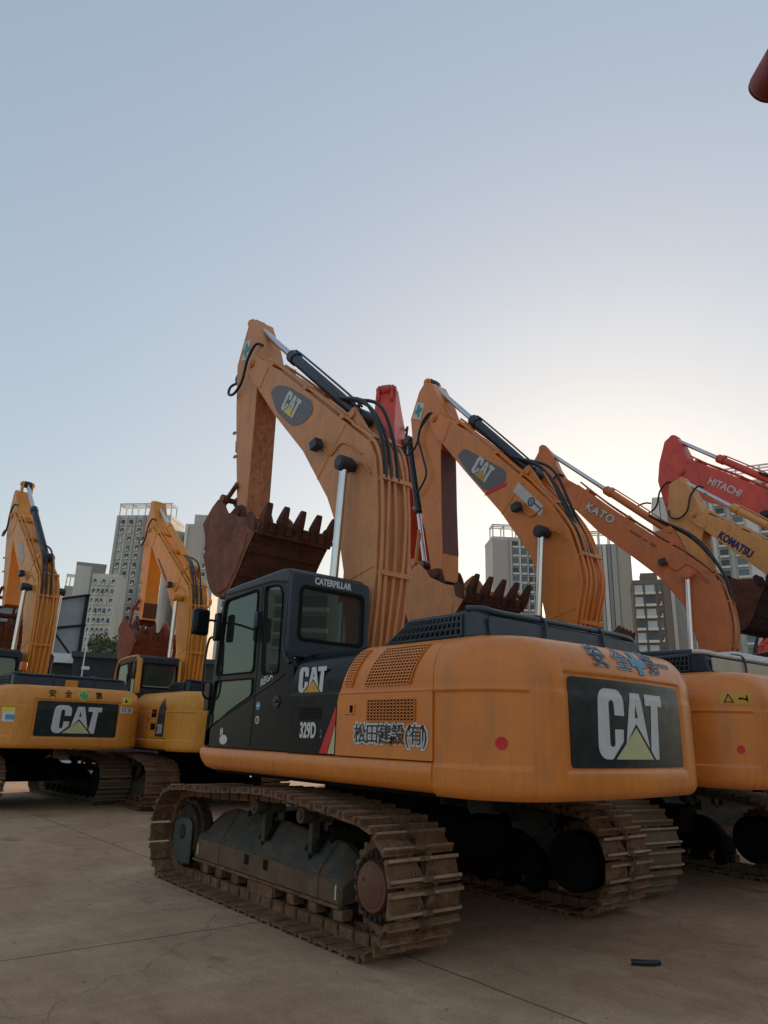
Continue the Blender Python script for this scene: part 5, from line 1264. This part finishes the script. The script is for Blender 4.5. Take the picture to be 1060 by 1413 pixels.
boxo('wall',-5,1.2,0,6,0,4.9,mat('dark_green_wall',(.028,.036,.026),.7,var=.3,scale=.6),root)
boxo('roof_edge',-5.2,1.35,-.4,6,4.9,5.4,WALLM,root)
p=az_pt(-21,40); root=empty('low_building',p,-21-90,'dark flat-roofed shed beside the cab of the yellow excavator, below the trees','building')
boxo('wall',-2.6,7,0,6,0,4.95,mat('dark_blue_wall',(.018,.024,.026),.7,var=.3,scale=.6),root)
boxo('roof_edge',-2.7,7,-.3,6,4.95,5.2,mat('dark_roof_edge',(.04,.05,.045),.7),root)
bm=bmesh.new()
random.seed(5)
for i in range(9): x=-2.2+i*.5; bbox(bm,x,x+.03,-.05,-.02,0,4.9)
from_bm(bm,'wall_batten',BL,root,smooth=False)
# street lamp post in front of the billboard
p=az_pt(-18.0,38); root=empty('lamp_post',p,0,'thin pale lamp post right of the grey billboard','lamp post')
cylo('post',(0,0,0),(0,0,8.0),.04,WHP,root,r1=.025)
boxo('floodlight',-.08,.08,-.30,.05,4.2,4.36,WHP,root,bevel=.03)
# ------------------------------------------------------------------ trees
def tree(label,azc,dist,h,rad,seed,leafm):
    random.seed(seed); p=az_pt(azc,dist); root=empty('tree',p,random.random()*360,label,'tree','trees behind the low sheds')
    bm=bmesh.new(); bcyl(bm,(0,0,0),(0,0,h*.55),.22,.12,n=10)
    tips=[]
    for i in range(14):
        a=random.random()*6.28; z0=h*random.uniform(.3,.55); e=(math.cos(a)*rad*random.uniform(.35,.95),math.sin(a)*rad*random.uniform(.35,.95),h*random.uniform(.55,.95))
        btube(bm,[(0,0,z0),(e[0]*.5,e[1]*.5,(z0+e[2])*.52),e],.05,5,3); tips.append(Vector(e))
    from_bm(bm,'trunk',mat('bark',(.06,.045,.03),.9),root)
    bm=bmesh.new()
    for t in tips+[Vector((0,0,h*.9))]:
        cr=rad*random.uniform(.28,.5)
        for k in range(230):
            d=Vector((random.gauss(0,1),random.gauss(0,1),random.gauss(0,.8))); d=d.normalized()*cr*random.random()**.5
            q=t+d; s=random.uniform(.10,.2); u=Vector((random.uniform(-1,1),random.uniform(-1,1),random.uniform(-1,1))).normalized(); w=u.orthogonal().normalized()
            vs=[bm.verts.new(q+u*s),bm.verts.new(q+w*s*.55),bm.verts.new(q-u*s),bm.verts.new(q-w*s*.55)]; bm.faces.new(vs)
    me=bpy.data.meshes.new('crown'); bm.to_mesh(me); bm.free(); link(me,'crown',leafm,root,smooth=False)
LF=mat('leaves',(.13,.15,.08),.7,var=.5,scale=1.2)
LF2=mat('leaves_olive',(.15,.15,.09),.7,var=.5,scale=1.2)
tree('dusty green tree right of the thin lamp post, above the dark shed',-19.2,56,7.9,2.3,1,LF)
tree('olive green tree, middle one above the dark shed',-20.4,58,7.5,1.9,2,LF2)
tree('small bushy tree at the right end above the dark shed, near the rusty bucket',-21.9,56,7.0,1.5,4,LF)
# ------------------------------------------------------------------ rubber offcut on the ground
bm=bmesh.new(); pts=[(-.105,-.016,.0),(-.04,.010,.004),(.04,.014,.006),(.11,-.010,.002)]
btube(bm,[(x,y,z+.019) for x,y,z in pts],.019,10,6)
o=from_bm(bm,'rubber_hose_piece',HOSE); o.location=(-2.98,-.06,0); o.rotation_euler=(0,0,R(52)); tag(o,'short black piece of rubber hose lying on the concrete at lower right','hose')
# grit and small stones lying about
random.seed(11); bm=bmesh.new()
for i in range(900):
    x=random.uniform(-5.5,9); y=random.uniform(-3,7); r_=random.choice((.004,.006,.009,.014))*random.uniform(.7,1.2)
    if random.random()<.4: x=random.uniform(-3.5,3); y=1.3+random.gauss(0,.6)
    vs=[bm.verts.new((x+r_*random.uniform(.7,1.2)*math.cos(a),y+r_*random.uniform(.7,1.2)*math.sin(a),0.0005)) for a in(0,1.3,2.5,3.8,5.1)]
    t=bm.verts.new((x,y,r_*random.uniform(.6,1.1)))
    for k in range(5): bm.faces.new((vs[k],vs[(k+1)%5],t))
tag(from_bm(bm,'grit',mat('grit_stone',(.26,.22,.17),.9,var=.5,scale=5),smooth=False),'scattered grit and small stones on the concrete',None,kind='stuff')
# ------------------------------------------------------------------ light
W=bpy.data.worlds.new('World'); SC.world=W; W.use_nodes=True; nt=W.node_tree
bg=nt.nodes['Background']; sky=nt.nodes.new('ShaderNodeTexSky'); sky.sky_type='NISHITA'; sky.sun_disc=False
SUN_AZ=-58.0; SUN_EL=11.0
sky.sun_elevation=R(SUN_EL); sky.sun_rotation=R(90-SUN_AZ); sky.air_density=1.2; sky.dust_density=1.5; sky.ozone_density=2.0; sky.altitude=50
ga=nt.nodes.new('ShaderNodeGamma'); ga.inputs['Gamma'].default_value=.35; nt.links.new(sky.outputs[0],ga.inputs['Color'])
hs=nt.nodes.new('ShaderNodeHueSaturation'); hs.inputs['Saturation'].default_value=1.3; nt.links.new(ga.outputs[0],hs.inputs['Color'])
tn=nt.nodes.new('ShaderNodeMixRGB'); tn.blend_type='MULTIPLY'; tn.inputs['Fac'].default_value=1; tn.inputs['Color2'].default_value=(.99,.99,1.01,1); nt.links.new(hs.outputs[0],tn.inputs['Color1'])
nt.links.new(tn.outputs[0],bg.inputs['Color']); bg.inputs['Strength'].default_value=.15
sl=bpy.data.lights.new('sun','SUN'); so=bpy.data.objects.new('sun',sl); COL.objects.link(so)
sl.energy=2.0; sl.angle=R(.6); sl.color=(1,.78,.55)
d=Vector((math.cos(R(SUN_AZ))*math.cos(R(SUN_EL)),math.sin(R(SUN_AZ))*math.cos(R(SUN_EL)),math.sin(R(SUN_EL))))
so.rotation_euler=(-d).to_track_quat('-Z','Y').to_euler()
SC.view_settings.view_transform='Standard'; SC.view_settings.look='None'; SC.view_settings.exposure=1.52; SC.view_settings.gamma=1
